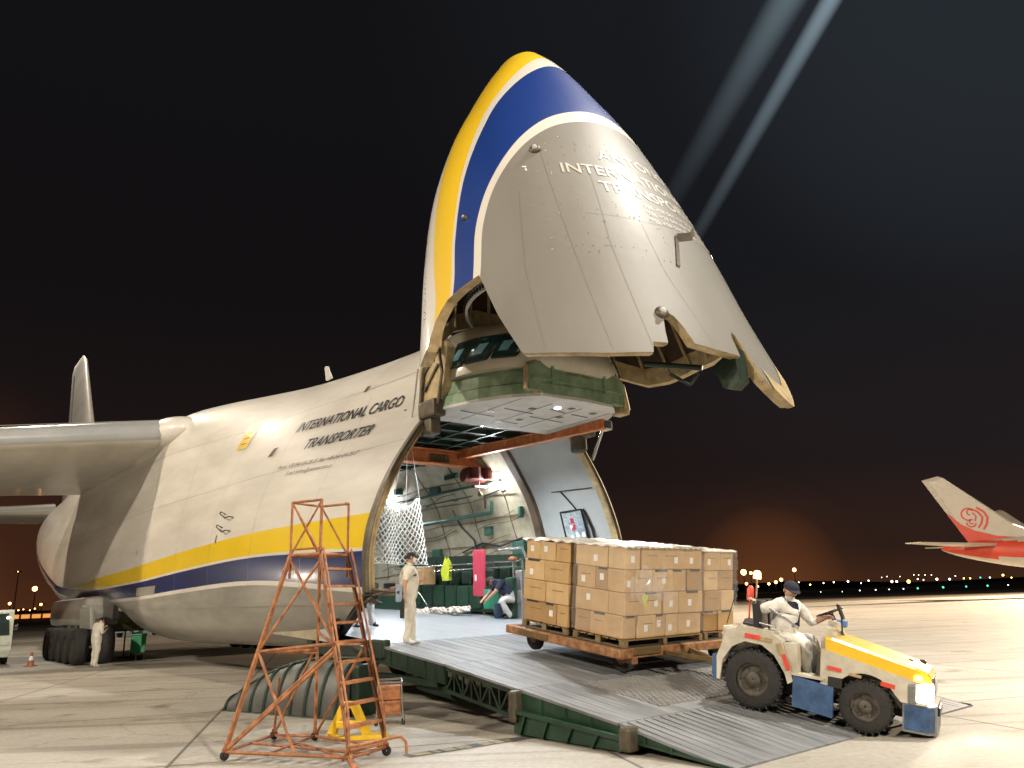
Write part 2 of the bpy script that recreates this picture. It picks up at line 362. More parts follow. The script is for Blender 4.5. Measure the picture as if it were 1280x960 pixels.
# ------------------------------------------------------------------ lights across the airfield
def airfield_lamp(px, D, r, h, m, label, group, post=True):
    p = ray_at(px, 740, D); x = p.x
    e_ = empty('airfield_light', Matrix.Translation((x, D, 0))); tag(e_, label, 'airfield light', group)
    q = MB(); q.tube((0, 0, 0), (0, 0, h-r*.8), max(.05, r*.16), n=6); q.tube((0, 0, 0), (0, 0, .06), r*.5, n=8); q.build('post', M['black'], e_)
    q = MB(); q.sphere((0, 0, h), r, n=8); q.build('lamp', m, e_)
EW = emat('far_white_lamp', (1, .86, .62), 9); EG = emat('far_green_lamp', (.10, .95, .62), 2.2); EY = emat('far_yellow_lamp', (1, .80, .12), 9); EO = emat('far_sodium_lamp', (1, .42, .10), 16); EC = emat('far_cool_lamp', (.75, .86, 1), 6)
gw = 'small white lights along the far edge of the airfield'; gg = 'small green taxiway lights on the far apron'; gy = 'yellow lights along the far edge of the airfield'; gc = 'small cool lights scattered on the far edge of the airfield'
lw = 'small white light on a short post at the far edge of the airfield'; lg = 'small green taxiway light on the far apron'; ly = 'yellow light at the far edge of the airfield'; lc = 'small cool white light at the far edge of the airfield'
for (px, py, k, s) in [(1014,731,'y',1.0),(1031,729,'w',.8),(1044,728,'w',.9),(1062,727,'w',1.2),(1078,729,'c',.7),(1088,726,'w',.9),(1117,727,'w',1.5),(1123,727,'w',1.3),(1138,727,'y',2.2),(1150,724,'w',.8),(1157,725,'c',.8),(1174,724,'w',1.4),(1190,724,'c',1.3),(1208,723,'y',.9),(1216,723,'y',.9),(1229,722,'g',1.0),(1241,722,'c',.9),(1258,719,'y',1.3),(1268,722,'y',.8),
                       (1075,738,'c',.7),(1095,737,'c',.8),(1112,736,'c',.7),(1130,735,'c',.7),(1148,734,'g',1.2),(1180,732,'g',1.3),(1209,731,'g',1.1),(1236,730,'g',1.2),(1262,728,'c',.7),(1026,740,'c',.5),(1053,741,'c',.5),
                       (1000,728,'w',.7),(1105,722,'w',.5),(1112,721,'w',.5),(1128,721,'w',.5),(1146,719,'w',.5),(1152,719,'w',.5),(1160,719,'w',.5),(1168,719,'w',.5),(1198,720,'w',.6)]:
    hy = 772.4-.0377*px
    D = 230 if py > hy+2 else 420
    if py > hy+2: D = min(230, 1.75*997/(py-hy)) ; h = .35
    else: h = 1.75+(hy-py)*D/997
    r = s*.00125*D*.75
    airfield_lamp(px, D, r, max(h, r*1.3), dict(w=EW, g=EG, y=EY, c=EC)[k], dict(w=lw, g=lg, y=ly, c=lc)[k], dict(w=gw, g=gg, y=gy, c=gc)[k])
def mast(px, py, D, r, m, label, group):
    hy = 772.4-.0377*px; h = 1.75+(hy-py)*D/997
    e_ = empty('light_mast', Matrix.Translation((ray_at(px, 740, D).x, D, 0))); tag(e_, label, 'light mast', group)
    q = MB(); q.tube((0, 0, 0), (0, 0, h), .3, n=8, r2=.16); q.build('mast', M['black'], e_)
    q = MB(); q.box((0, 0, h), (2.2, .8, .5)); q.build('lamp_bracket', M['black'], e_)
    q = MB(); q.sphere((0, -.5, h), r, n=10); q.build('lamp', m, e_)
ml = 'tall sodium floodlight mast glowing orange on the horizon behind the tractor'
for px, py, r in [(932,716,1.75),(941,717,.9),(996,713,1.15),(934,730,.8),(962,730,.75),(971,728,.9),(978,725,1.0),(948,733,.5)]:
    mast(px, py, 420, r*.85, EO, ml, 'orange floodlight masts on the horizon behind the tractor')
ml = 'orange floodlight mast far behind the tail of the cargo plane'
for px, py, r in [(15,755,.9),(54,756,.8),(44,737,1.6),(33,762,.35),(41,763,.35),(47,761,.4),(27,763,.4),(20,716,.25)]:  # the largest of these lamps stands in for a sodium glint on the tail
    mast(px, py, 330, r*.6, EO, ml, 'orange floodlight masts far behind the cargo plane')
# long lit building at the far left
o = ray_at(40, 768, 300)
th_ = empty('terminal_building', Matrix.Translation((o.x-6, 300, 0))); tag(th_, 'long low building with an orange lit front far behind the cargo plane', 'building')
q = MB(); q.box((0, 0, 1.6), (60, 14, 3.2)); q.build('wall', M['concrete2'], th_)
q = MB(); q.box((0, -.2, 3.5), (61, 15, .5)); q.build('roof', M['black'], th_)
elit = emat('front_glow', (1, .42, .11), .9)  # glowing panes stand in for the lamp-lit orange front
for k in range(15):
    q = MB(); q.box((-28+k*4, -7.05, 1.9), (3.2, .08, 1.4)); q.build('window', elit, th_)

# glowing cones added to draw the pale streaks beyond the raised nose
def streak(px0, py0, px1, py1, D, w0, w1, s, label):
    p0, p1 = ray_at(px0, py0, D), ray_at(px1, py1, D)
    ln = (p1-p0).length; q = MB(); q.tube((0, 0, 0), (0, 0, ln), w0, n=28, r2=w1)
    m = bpy.data.materials.new('air_glow'); m.use_nodes = True; t = m.node_tree; t.nodes.clear()
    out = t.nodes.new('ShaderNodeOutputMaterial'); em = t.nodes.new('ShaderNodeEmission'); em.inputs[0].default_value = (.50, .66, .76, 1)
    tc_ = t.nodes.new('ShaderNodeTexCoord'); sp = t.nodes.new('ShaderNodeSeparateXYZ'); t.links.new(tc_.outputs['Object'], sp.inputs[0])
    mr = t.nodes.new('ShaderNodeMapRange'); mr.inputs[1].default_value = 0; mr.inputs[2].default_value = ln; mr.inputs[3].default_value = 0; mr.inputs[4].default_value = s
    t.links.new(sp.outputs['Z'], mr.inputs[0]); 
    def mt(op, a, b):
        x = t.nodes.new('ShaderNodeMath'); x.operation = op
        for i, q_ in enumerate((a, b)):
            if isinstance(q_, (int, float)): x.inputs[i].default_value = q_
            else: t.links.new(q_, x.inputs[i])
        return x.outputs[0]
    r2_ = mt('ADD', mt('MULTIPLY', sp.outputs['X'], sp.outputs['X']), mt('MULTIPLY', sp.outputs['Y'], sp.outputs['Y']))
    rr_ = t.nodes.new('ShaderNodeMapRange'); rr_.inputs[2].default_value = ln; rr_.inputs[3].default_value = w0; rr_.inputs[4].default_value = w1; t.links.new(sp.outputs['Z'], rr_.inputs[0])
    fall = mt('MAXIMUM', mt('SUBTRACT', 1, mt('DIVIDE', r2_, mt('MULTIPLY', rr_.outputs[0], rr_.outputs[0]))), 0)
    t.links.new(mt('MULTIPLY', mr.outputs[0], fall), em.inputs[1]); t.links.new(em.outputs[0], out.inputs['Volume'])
    o = q.build('glow_cone', m); o.rotation_mode = 'QUATERNION'; o.rotation_quaternion = (p1-p0).to_track_quat('Z', 'Y'); o.location = p0
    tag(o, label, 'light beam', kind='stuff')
streak(800, 318, 1075, -160, 60, .9, 2.5, .075, 'broad pale blue glowing cone added behind the raised nose')
streak(826, 372, 1130, -160, 60, .6, 1.35, .26, 'narrow bright blue glowing cone added right of the raised nose')
# ------------------------------------------------------------------ cargo aircraft
AC = empty('cargo_aircraft', FM); tag(AC, 'huge white cargo plane with yellow and blue stripe, its nose raised and front ramp lowered', 'cargo plane')
def P_(mb, name, mats, parent=AC, fix=False):
    return mb.build(name, mats, parent, fix)
SHM = [(0,0),(.007,.47),(.043,.8),(.12,.96),(.22,1),(.33,.985),(.43,.92),(.52,.83),(.62,.695),(.70,.575),(.775,.51),(.85,.48),(.92,.40),(.98,.24),(1,0)]
SHQ = [(0,0),(.007,.47),(.043,.8),(.13,.96),(.25,1),(.38,.99),(.5,.94),(.6,.87),(.7,.78),(.8,.66),(.88,.53),(.95,.38),(.985,.22),(1,0)]
SHA = [(0,0),(.006,.49),(.043,.79),(.13,.96),(.28,1),(.46,1),(.62,.97),(.77,.95),(.88,.86),(.95,.66),(.985,.38),(1,0)]
def shape(X, h):
    a = interp(h, [p[0] for p in SHM], [p[1] for p in SHM]) if False else sinterp(h, [p[0] for p in SHM], [p[1] for p in SHM])
    b = sinterp(h, [p[0] for p in SHQ], [p[1] for p in SHQ]); c = sinterp(h, [p[0] for p in SHA], [p[1] for p in SHA])
    t = max(0, 4*h*(1-h))**.36
    if X > -7: k = -X/7; k = k*k*(3-2*k); return max(0, a*(1-k)+b*k)
    if X > -15: k = (-7-X)/8; k = k*k*(3-2*k); return max(0, b*(1-k)+c*k)
    if X > -30: return max(0, c)
    k = min(1, (-30-X)/8); return max(0, c*(1-k)+t*k)
fzb = lambda X: sinterp(X, [-60,-52,-45,-40,-34,-28,-22,-19.5,-17.5,-15.5,-10,0], [7.8,5.5,3.5,2.5,1.9,1.80,1.78,1.45,.95,.72,.70,.75])
fzs = lambda X: sinterp(X, [-60,-52,-45,-36,-28,-10,0], [7.8,5.8,3.9,1.7,.75,.75,.75])
def fpt(px, py, yF):
    d = fw + (px-640)/960*rt - (py-480)/960*upv; o_ = Vector((0, 0, 1.75)); p0 = FO+FY*yF
    t = (p0-o_).dot(FY)/d.dot(FY); return FM.inverted() @ (o_+t*d)
fzt = lambda X: sinterp(X, [-60,-45,-32,-20,-15,-10,-6,-3,0], [8.8,9.1,9.0,9.1,8.9,8.42,7.98,7.74,7.62])
fw_ = lambda X: sinterp(X, [-60,-50,-40,-32,-12,-6,-2,0], [.5,2.2,3.3,3.65,3.65,3.6,3.48,3.38])
def halfw(X, z):
    zb, zt = fzb(X), fzt(X); return fw_(X)*shape(X, min(1, max(0, (z-zb)/(zt-zb))))
def stripes(X):
    XS_ = [-60,-52,-45,-41.5,-37,-33.3,-30.7,-27,-22.7,-16,-10,-5,0]
    bt = sinterp(X, XS_, [8.28,7.3,6.1,5.16,4.14,3.50,3.14,2.88,2.68,2.68,2.82,2.88,2.69]); bb = sinterp(X, XS_, [8.16,7.1,5.86,4.84,3.80,3.14,2.78,2.50,2.30,2.24,2.34,2.36,2.04])
    yb = bt+.06; yt = yb+max(.012, sinterp(X, [-60,-27,-24,-22,-16,-10,-5,0], [.012,.012,.22,.36,.46,.50,.52,.65]))
    return [bb-.10, bb, bt, yb, yt]
def xfront(z):
    return 0.0 if z >= 1.95 else -(1.95-z)*2.29
stX = [0,-.3,-.7,-1.2,-1.8,-2.5,-3.2,-4,-5,-6,-7,-8,-9,-10,-11,-12,-13,-14,-15,-17,-19,-21,-23,-25,-27,-29,-31,-33,-35,-37,-39,-41,-43,-45,-47,-49,-51,-53,-55,-57,-58.5,-59.6]
LOW = [0,.002,.008,.02,.04,.07,.11,.17,.24,.32,.42,.54,.66,.78,.9]; UP = [k/22 for k in range(1, 20)]+[.895,.93,.955,.975,.99,1]
def rowz(X):
    zb, zt = fzb(X), fzt(X); s = stripes(X)
    lo = [zb+(s[0]-zb)*k for k in LOW]; hi = [s[4]+(zt-s[4])*k for k in UP]
    return lo+s+hi
rows = []
for X in stX:
    zs = rowz(X); pr = []
    def pt(z, sg):
        xf = xfront(z)
        x = X + xf*(1+X/7) if X > -7 else X
        return (x, sg*halfw(X, z), z)
    for z in zs: pr.append(pt(z, -1))
    for z in zs[::-1][1:-1]: pr.append(pt(z, 1))
    rows.append(pr)
nl = len(LOW); nz = len(rowz(0)); tot_ = 2*nz-2
def mf(i, j):
    jj = j if j < nz-1 else tot_-1-j
    if jj < nl: return 0
    return {nl: 1, nl+1: 2, nl+2: 1, nl+3: 3}.get(jj, 1)
mb = MB(); mb.grid(rows, mfun=mf, closed=True)
fus = P_(mb, 'fuselage', [M['greyb'], M['white'], M['blue'], M['yellow']], fix=True)
# panel seams, vents and marks on the starboard skin
def skin_pt(X, z, off=.012): return Vector((X, -halfw(X, z)-off, z))
def skin_xz(px, py):
    y = 3.0
    for _ in range(40):
        p = fpt(px, py, -y); y = .6*y+.4*halfw(p.x, p.z)
    return p.x, p.z
mb = MB()
def seam(pts, w=.018, mi=0):
    P = []
    for (x0, z0), (x1, z1) in zip(pts[:-1], pts[1:]):
        n = max(2, int(math.hypot(x1-x0, z1-z0)/.35))
        for k in range(n): P.append((x0+(x1-x0)*k/n, z0+(z1-z0)*k/n))
    P.append(pts[-1])
    r0, r1 = [], []
    for i, (x, z) in enumerate(P):
        a_ = P[max(0, i-1)]; b_ = P[min(len(P)-1, i+1)]; dx, dz = b_[0]-a_[0], b_[1]-a_[1]; l = math.hypot(dx, dz) or 1
        nx, nz_ = -dz/l*w/2, dx/l*w/2
        r0.append(skin_pt(x+nx, z+nz_, .004)); r1.append(skin_pt(x-nx, z-nz_, .004))
    mb.grid([r0, r1], mi, False)
for x in (-2.6, -5.3, -8.1, -11.0, -14.2, -17.5, -20.8): seam([(x, 1.6), (x, 7.0)], .009)
for z in (1.75, 4.9, 6.6): seam([(-.2, z), (-26, z+.15)], .009)
P_(mb, 'panel_seam', M['seam'], fus)
def patch(name, X, z, w, h, m, parent=fus, shear=0, off=.02):
    q = MB(); n = 4; r_ = []
    for i in range(n+1):
        r_.append([skin_pt(X+w*j/n+shear*i/n, z+h*i/n, off) for j in range(n+1)])
    q.grid(r_, 0, False); return q.build(name, m, parent)
x_, z_ = skin_xz(335, 572); patch('vent', x_, z_, .24, .22, M['brown'], shear=.12)
x_, z_ = skin_xz(455, 491); patch('vent', x_, z_, .13, .15, M['brown'], shear=.05)
x_, z_ = skin_xz(297, 562); patch('yellow_placard', x_, z_-.05, .62, .72, M['yellow'], shear=-.10)
for k in range(3): patch('placard_text', x_+.12-.02*k, z_+.10+.18*k, .32, .03, M['brown'], shear=0, off=.028)
for (a_, b_) in ((287, 648), (283, 665)):
    x, z = skin_xz(a_, b_); mb = MB(); mb.path([skin_pt(x-.34, z+.14, .02), skin_pt(x-.52, z+.22, .10), skin_pt(x-.50, z+.17, .12), skin_pt(x, z, .12), skin_pt(x+.14, z+.03, .10), skin_pt(x+.30, z+.0, .02)], .014); P_(mb, 'antenna', M['black'], fus)
x_, z_ = skin_xz(269, 679); patch('drain', x_, z_, .05, .2, M['black'], shear=.02)
x_, z_ = skin_xz(171, 694); patch('drain', x_, z_, .04, .16, M['black'])
x_, z_ = skin_xz(170, 743); patch('repaired_panel', x_, z_-.06, 2.2, .26, M['greyb'], shear=.1, off=.006)
def skin_text(name, txt, X0, z0, size, m, slope=0, shear=.28, xs=1.0, bold=.006):
    vs, fs = textpolys(txt, size, shear, bold); q = MB()
    q.add([skin_pt(X0+v.x*xs, z0+v.y+slope*v.x*xs, .022) for v in vs], fs); return q.build(name, m, fus)
def fit_text(name, txt, p0, p1, size, m, shear=.30, bold=.003):
    a_, b_ = skin_xz(*p0), skin_xz(*p1); vs, fs = textpolys(txt, size, shear, bold); w = max(v.x for v in vs); sl_ = (b_[1]-a_[1])/(b_[0]-a_[0]); q = MB(); k = (b_[0]-a_[0])/w
    q.add([skin_pt(a_[0]+v.x*k, a_[1]+v.y+sl_*v.x*k, .022) for v in vs], fs); q.build(name, m, fus)
fit_text('lettering', 'INTERNATIONAL CARGO', (370, 541), (503, 507), .37, M['black'], .30, .007)
fit_text('lettering', 'TRANSPORTER', (378, 562), (462, 543), .37, M['black'], .30, .007)
fit_text('small_lettering', 'Phone: +38 044 454-28-15  Fax: +38 044 454-28-57', (347, 588), (448, 568), .15, M['brown'], .3, 0)
fit_text('small_lettering', 'E-mail: airlines@antonov.com.ua', (357, 595), (414, 584), .15, M['brown'], .3, 0)
# little masts on the roof
for x in (-.9, -6.3):
    mb = MB(); z = fzt(x)-.15; mb.prismy([(x-.28, z), (x+.05, z), (x-.25, z+.62 if x > -2 else z+.42), (x-.40, z+.62 if x > -2 else z+.42)], -.85 if x > -2 else -1.2, -.79 if x > -2 else -1.14); P_(mb, 'roof_antenna', M['white'], fus)

# rim of the hold mouth
def inner_hw(z): return sinterp(z, [1.0, 2.4, 3.3, 4.2, 5.0, 5.65], [3.10, 3.12, 3.02, 2.72, 2.22, 1.75])
for sg in (-1, 1):
    mb = MB(); r_ = []
    zs = [1.95+.1*k for k in range(41)]
    for z in zs:
        o_, i_ = halfw(0, z)+.012, halfw(0, z)-.17
        r_.append([(-.10, sg*o_, z), (.05, sg*o_, z), (.07, sg*(o_-.05), z), (.02, sg*(o_-.09), z), (.02, sg*(i_+.07), z), (.06, sg*(i_+.04), z), (.05, sg*i_, z), (-.10, sg*(i_-.01), z)])
    mb.grid(r_, mfun=lambda i, j: 1 if j < 3 else 0, smooth=False); P_(mb, 'mouth_rim', [M['frame'], M['grime']])
# slanted lower edge and lock of each side
    mb = MB(); pa = Vector((.02, sg*(halfw(0, 1.95)-.05), 1.93)); pb_ = Vector((-1.78, sg*(halfw(-1.8, 1.17)-.02), 1.14)); mb.bar(pa, pb_, .14, .10); mb.bar(pa+Vector((-1.3, 0, -.52)), pb_+Vector((-.1, 0, -.12)), .16, .22)
    P_(mb, 'lower_rim', M['dark'])
    mb = MB(); y = sg*3.25
    mb.rbox((-.14, y*.985, 1.95), (.28, .24, .36), .04); mb.tube((-.1, y, 2.15), (.02, y*.99, 1.75), .06); mb.tube((.05, y, 2.0), (.62, y*.93, 1.93), .03); mb.tube((.05, y, 1.9), (.5, y*.9, 1.95), .02)
    for k in range(5): mb.tube((.1, y*(.96+.02*k), 1.95-.03*k), (-.10+.05*k, y*.95, 1.76), .018)
    P_(mb, 'lock_fitting', M['grime'])

# hold lining
rib_x = -2.45
def lin_hw(X, z):
    b_ = inner_hw(min(5.65, z))
    if X > rib_x:
        k = 1+X/2.45; k = max(0, min(1, k)); return b_*(1-k)+max(b_, halfw(0, z)-.15)*k
    return b_
def liner(xs, name, mats, puff=0):
    for sg in (-1, 1):
        mb = MB(); r_ = []
        for X in xs:
            fz = max(1.07+.045*max(0, -X-2)-.02, 1.95+X/2.29); pr = []
            for k in range(26):
                z = fz+(5.68-fz)*k/25; hw = lin_hw(X, z)
                pr.append((X, sg*(hw+puff*abs(math.sin(X*1.7))**.5*abs(math.sin(z*2.6))**.5), z))
            r_.append(pr)
        mb.grid(r_); P_(mb, name, mats)
liner([-.02-.12*k for k in range(21)], 'grey_lining', [M['liningg']])
liner([rib_x-.2*k for k in range(112)], 'quilted_lining', [M['lining']], .05)
mb = MB(); r_ = []
for k in range(30):
    z = 1.1+4.5*k/29; hw = inner_hw(min(5.65, z)); r_.append([(rib_x+.12, hw, z), (rib_x+.12, hw-.13, z), (rib_x-.12, hw-.13, z), (rib_x-.12, hw, z)])
mb.grid(r_, smooth=False)
r_ = [[(p[0], -p[1], p[2]) for p in q] for q in r_]; mb.grid(r_, smooth=False)
P_(mb, 'hold_rib', M['brown'])
mb = MB(); mb.box((-12, 0, 5.76), (24, 3.45, .1)); P_(mb, 'hold_ceiling', M['dark'])
mb = MB()
for k in range(30): mb.box((-.25-k*.75, 0, 5.66), (.10, 3.9, .14), 0); 
for y in (-1.6, -.8, 0, .8, 1.6): mb.box((-11, y, 5.60), (22, .05, .07), 0)
P_(mb, 'ceiling_beam', M['gdark'])
mb = MB(); mb.grid([[(-24.5, y, z) for y in (-3.3, 0, 3.3)] for z in (1.0, 3, 5.8)], smooth=False); P_(mb, 'aft_bulkhead', M['lining'])
# lining seams, pipes and cables on the far wall
mb = MB(); mb2 = MB()
def wall(X, z, off=.03): return Vector((X, lin_hw(X, z)-off, z))
for z in (2.62, 3.25, 3.9, 4.45, 5.0):
    for i in range(3, 24): mb.tube(wall(-i, z+.03*math.sin(i*2.1), .0), wall(-i-1, z+.03*math.sin((i+1)*2.1), .0), .013, n=5)
for x in (-3.5, -5.1, -6.8, -8.7, -10.6, -13): 
    for k in range(12): mb.tube(wall(x+.05*math.sin(k), 2.5+.26*k, .0), wall(x+.05*math.sin(k+1), 2.5+.26*(k+1), .0), .013, n=5)
P_(mb, 'lining_seam', M['brown'])
for (x0, x1, z, r) in ((-4.1, -13, 4.05, .06), (-3.1, -16, 4.78, .045), (-4.6, -16, 4.55, .025)):
    mb2.tube(wall(x0, z, .14), wall(x1, z, .14), r); 
    for k in range(5): mb2.tube(wall(x0-1-k*1.5, z, .0), wall(x0-1-k*1.5, z, .17), .03)
mb2.tube(wall(-4.1, 4.05, .14), wall(-3.95, 4.35, .1), .05)
P_(mb2, 'wall_pipe', M['pipe'])
mb = MB()
for (pts) in ([(-5.2, 2.6), (-5.35, 3.4), (-5.8, 3.8), (-5.95, 4.3)], [(-8, 2.6), (-8.1, 3.6), (-8.4, 4.3)], [(-3.2, 3.3), (-4.2, 3.15), (-5, 3.3), (-6, 3.1)], [(-4.4, 4.2), (-4.2, 4.5), (-3.3, 4.6)]):
    mb.path([wall(x, z, .06) for x, z in pts], .028)
P_(mb, 'cable', M['black'])
mb = MB()
for (x, z, w, h) in ((-3.4, 3.05, .5, .35), (-4.6, 3.6, .3, .25), (-6.3, 4.9, .5, .2), (-7.4, 3.1, .45, .4), (-5.2, 5.15, .6, .15), (-9.6, 3.5, .5, .4), (-3.0, 3.95, .12, .3), (-8.2, 5.1, .4, .2)):
    mb = MB(); p = wall(x, z, .05); mb.rbox(p, (w, .12, h), .03); P_(mb, 'wall_box', M['pipe'])
mb = MB()
for k in range(11):
    x = -2.9-rnd.random()*6; z = 2.9+rnd.random()*2.2; q_ = [wall(x-.3*j, z+.05*math.sin(j*.8+k)-.03*j, .05) for j in range(8)]; mb.path(q_, .012, n=5)
P_(mb, 'wiring', M['brown'])
# poster board on the grey wall
mb = MB(); pr = [[wall(x, z, .05) for x in (-1.5, -.8)] for z in (2.9, 3.3, 3.75)]; mb.grid(pr, smooth=False); pb_ = P_(mb, 'notice_board', mat('board', (.25, .33, .34), .5, 0, .5, 12, c2=(.5, .55, .58)))
mb = MB()
for i in range(12):
    x = -1.4+.5*rnd.random(); z = 2.95+.65*rnd.random(); c0 = wall(x, z, .07); mb.add([c0, wall(x+.12, z, .07), wall(x+.12, z+.12, .07), wall(x, z+.12, .07)], [(0, 1, 2, 3)], i % 3)
P_(mb, 'poster', [M['paper'], M['bluecase'], M['pink']], pb_)
mb = MB(); mb.path([wall(-1.52, 2.88, .06), wall(-1.52, 3.78, .06), wall(-.78, 3.78, .06), wall(-.78, 2.88, .06)], .02); mb.path([wall(-.72, 3.78, .06), wall(-.6, 3.3, .06), wall(-.56, 2.8, .06)], .03); mb.path([wall(-1.25, 4.25, .04), wall(-.95, 3.8, .05)], .02); mb.tube(wall(-1.6, 4.28, .02), wall(-.2, 4.22, .02), .012); P_(mb, 'board_frame', M['black'], pb_)

# floor of the hold and the loading ramp
def rz(x): return interp(x, [-26,-2.4,.2,2.4,4.2,6.04,7.6], [2.3,1.25,1.07,.82,.57,.31,.02])
RY0, RY1 = -3.27, 2.47
mb = MB(); mb.grid([[(x, -3.05, rz(x)), (x, 3.12, rz(x))] for x in (-24.5, -12, -6, -2.4, -.6)], smooth=False); 
mb.grid([[(x, RY0+.22, rz(x)), (x, 2.9, rz(x))] for x in (-.6, .2)], smooth=False); P_(mb, 'hold_floor', M['floorm'])
rampm = mat('ramp_steel', (.17, .18, .19), .58, .15, .35, 2.2, .35, 9, c2=(.28, .295, .31), stretch=(.35, 2.2, 1))
segs = [(.2, 2.4, .26), (2.4, 4.2, .34), (4.2, 6.04, .26), (6.04, 7.6, .14)]
for k, (x0, x1, th) in enumerate(segs):
    x0_ = x0+.012; x1_ = x1-.012; z0, z1 = rz(x0), rz(x1); t0 = th; t1 = .02 if k == 3 else th
    mb = MB(); ny = 8
    mb.add([(x0_, RY0, z0), (x1_, RY0, z1), (x1_, RY1, z1), (x0_, RY1, z0), (x0_, RY0, z0-.035), (x1_, RY0, z1-.03), (x1_, RY1, z1-.03), (x0_, RY1, z0-.035)], [(0, 1, 2, 3), (7, 6, 5, 4), (0, 4, 5, 1), (1, 5, 6, 2), (2, 6, 7, 3), (3, 7, 4, 0)])
    pl = P_(mb, 'ramp_panel', rampm)
    # shallow lengthwise grip strips
    mb = MB(); nn = 40 if k == 3 else 26
    for i in range(nn):
        y = RY0+.1+(RY1-RY0-.2)*i/(nn-1)
        mb.bar((x0_+.04, y, z0+.004), (x1_-.04, y, z1+.004), .022 if k == 3 else .010, .010 if k == 3 else .003)
    P_(mb, 'grip_strip', rampm, pl)
    for y in (RY0+.03, RY1-.03):
        mb = MB(); d0 = z0-.04; d1 = z1-.035; 
        b0 = max(.01, z0-t0-.04); b1 = max(.004, z1-t1-.035)
        if k == 1:     # open truss girder
            mb.bar((x0_, y, d0-.03), (x1_, y, d1-.03), .05, .05); mb.bar((x0_, y, b0), (x1_, y, b1), .05, .05)
            n = 8
            for i in range(n):
                f0, f1 = i/n, (i+1)/n; xa, xb_ = x0_+(x1_-x0_)*f0, x0_+(x1_-x0_)*f1
                ta, tb = d0+(d1-d0)*f0-.03, d0+(d1-d0)*f1-.03; ba, bb_ = b0+(b1-b0)*f0, b0+(b1-b0)*f1
                mb.bar((xa, y, ta if i % 2 else ba), (xb_, y, bb_ if i % 2 else tb), .03, .03)
                mb.bar((xa, y, ta), (xa, y, ba), .03, .03, upd=(1, 0, 0))
            P_(mb, 'truss_girder', M['gdark'], pl)
        else:
            mb.prismy([(x0_, b0), (x1_, b1), (x1_, d1), (x0_, d0)], y-.025, y+.025)
            mb.bar((x0_, y-.03, b0+.02), (x1_, y-.03, b1+.02), .03, .03)
            n = 4
            for i in range(n+1):
                f = i/n; xa = x0_+(x1_-x0_)*f; 
                if d0+(d1-d0)*f-(b0+(b1-b0)*f) > .06: mb.bar((xa, y-.035, b0+(b1-b0)*f), (xa, y-.035, d0+(d1-d0)*f), .03, .03, upd=(1, 0, 0))
            P_(mb, 'side_girder', M['green'] if k != 0 else M['gdark'], pl)
    if k == 2:   # expanded metal grating patch
        mb = MB(); gx0, gx1, gy0, gy1 = 4.35, 5.75, -2.2, .4
        n = 26
        for i in range(-14, n):
            for sgn in (1, -1):
                a0 = gy0+(gy1-gy0)*i/n*1.0
                p0 = [gx0, a0 if sgn > 0 else a0+.9]; p1 = [gx1, a0+.9 if sgn > 0 else a0]
                def clip(p, q):
                    out = []
                    for u, v in ((p, q), (q, p)):
                        if u[1] < gy0: t = (gy0-u[1])/(v[1]-u[1]); u = [u[0]+(v[0]-u[0])*t, gy0]
                        elif u[1] > gy1: t = (gy1-u[1])/(v[1]-u[1]); u = [u[0]+(v[0]-u[0])*t, gy1]
                        out.append(u)
                    return out
                if (p0[1] < gy0 and p1[1] < gy0) or (p0[1] > gy1 and p1[1] > gy1): continue
                (p0, p1) = clip(p0, p1)
                mb.bar((p0[0], p0[1], rz(p0[0])+.012), (p1[0], p1[1], rz(p1[0])+.012), .011, .012)
        P_(mb, 'ramp_grating', mat('galvanised', (.30, .30, .29), .45, .2), pl)
mb = MB(); mb.rbox((-1.35, -.05, .92), (2.9, 5.9, .26), .03); mb.rbox((-2.9, 0, .95), (.3, 6.2, .5), .05); P_(mb, 'floor_substructure', M['gdark'])
# links and support boxes below the ramp
mb = MB()
for y in (RY0+.05, RY1-.2):
    mb.rbox((.3, y, .98), (.5, .16, .34), .05); mb.tube((-.6, y, 1.0), (.25, y, .8), .09)
    mb.bar((-1.6, y+.15, .95), (.2, y+.15, .92), .12, .22); mb.bar((.3, y, .55), (2.2, y, .52), .10, .10); mb.tube((1.4, y+.2, .5), (2.4, y+.2, .42), .16)
P_(mb, 'ramp_hinge', M['gdark'])
for y in (RY0-.06, RY1-.3):
    mb = MB(); mb.prismy([(4.15, .02), (6.25, .02), (6.3, .16), (4.15, .30)], y, y+.34); mb.bar((4.1, y-.03, .31), (6.3, y-.03, .16), .06, .05)
    for i in range(5): mb.bar((4.3+i*.45, y-.02, .02), (4.3+i*.45+.12, y-.02, .27-.03*i), .03, .04, upd=(1, 0, 0))
    P_(mb, 'ramp_support', M['green'])
    mb = MB(); mb.rbox((6.25, y, .17), (.16, .2, .26), .04); mb.rbox((4.2, y, .36), (.14, .16, .4), .04); P_(mb, 'ramp_hinge', M['grime'])
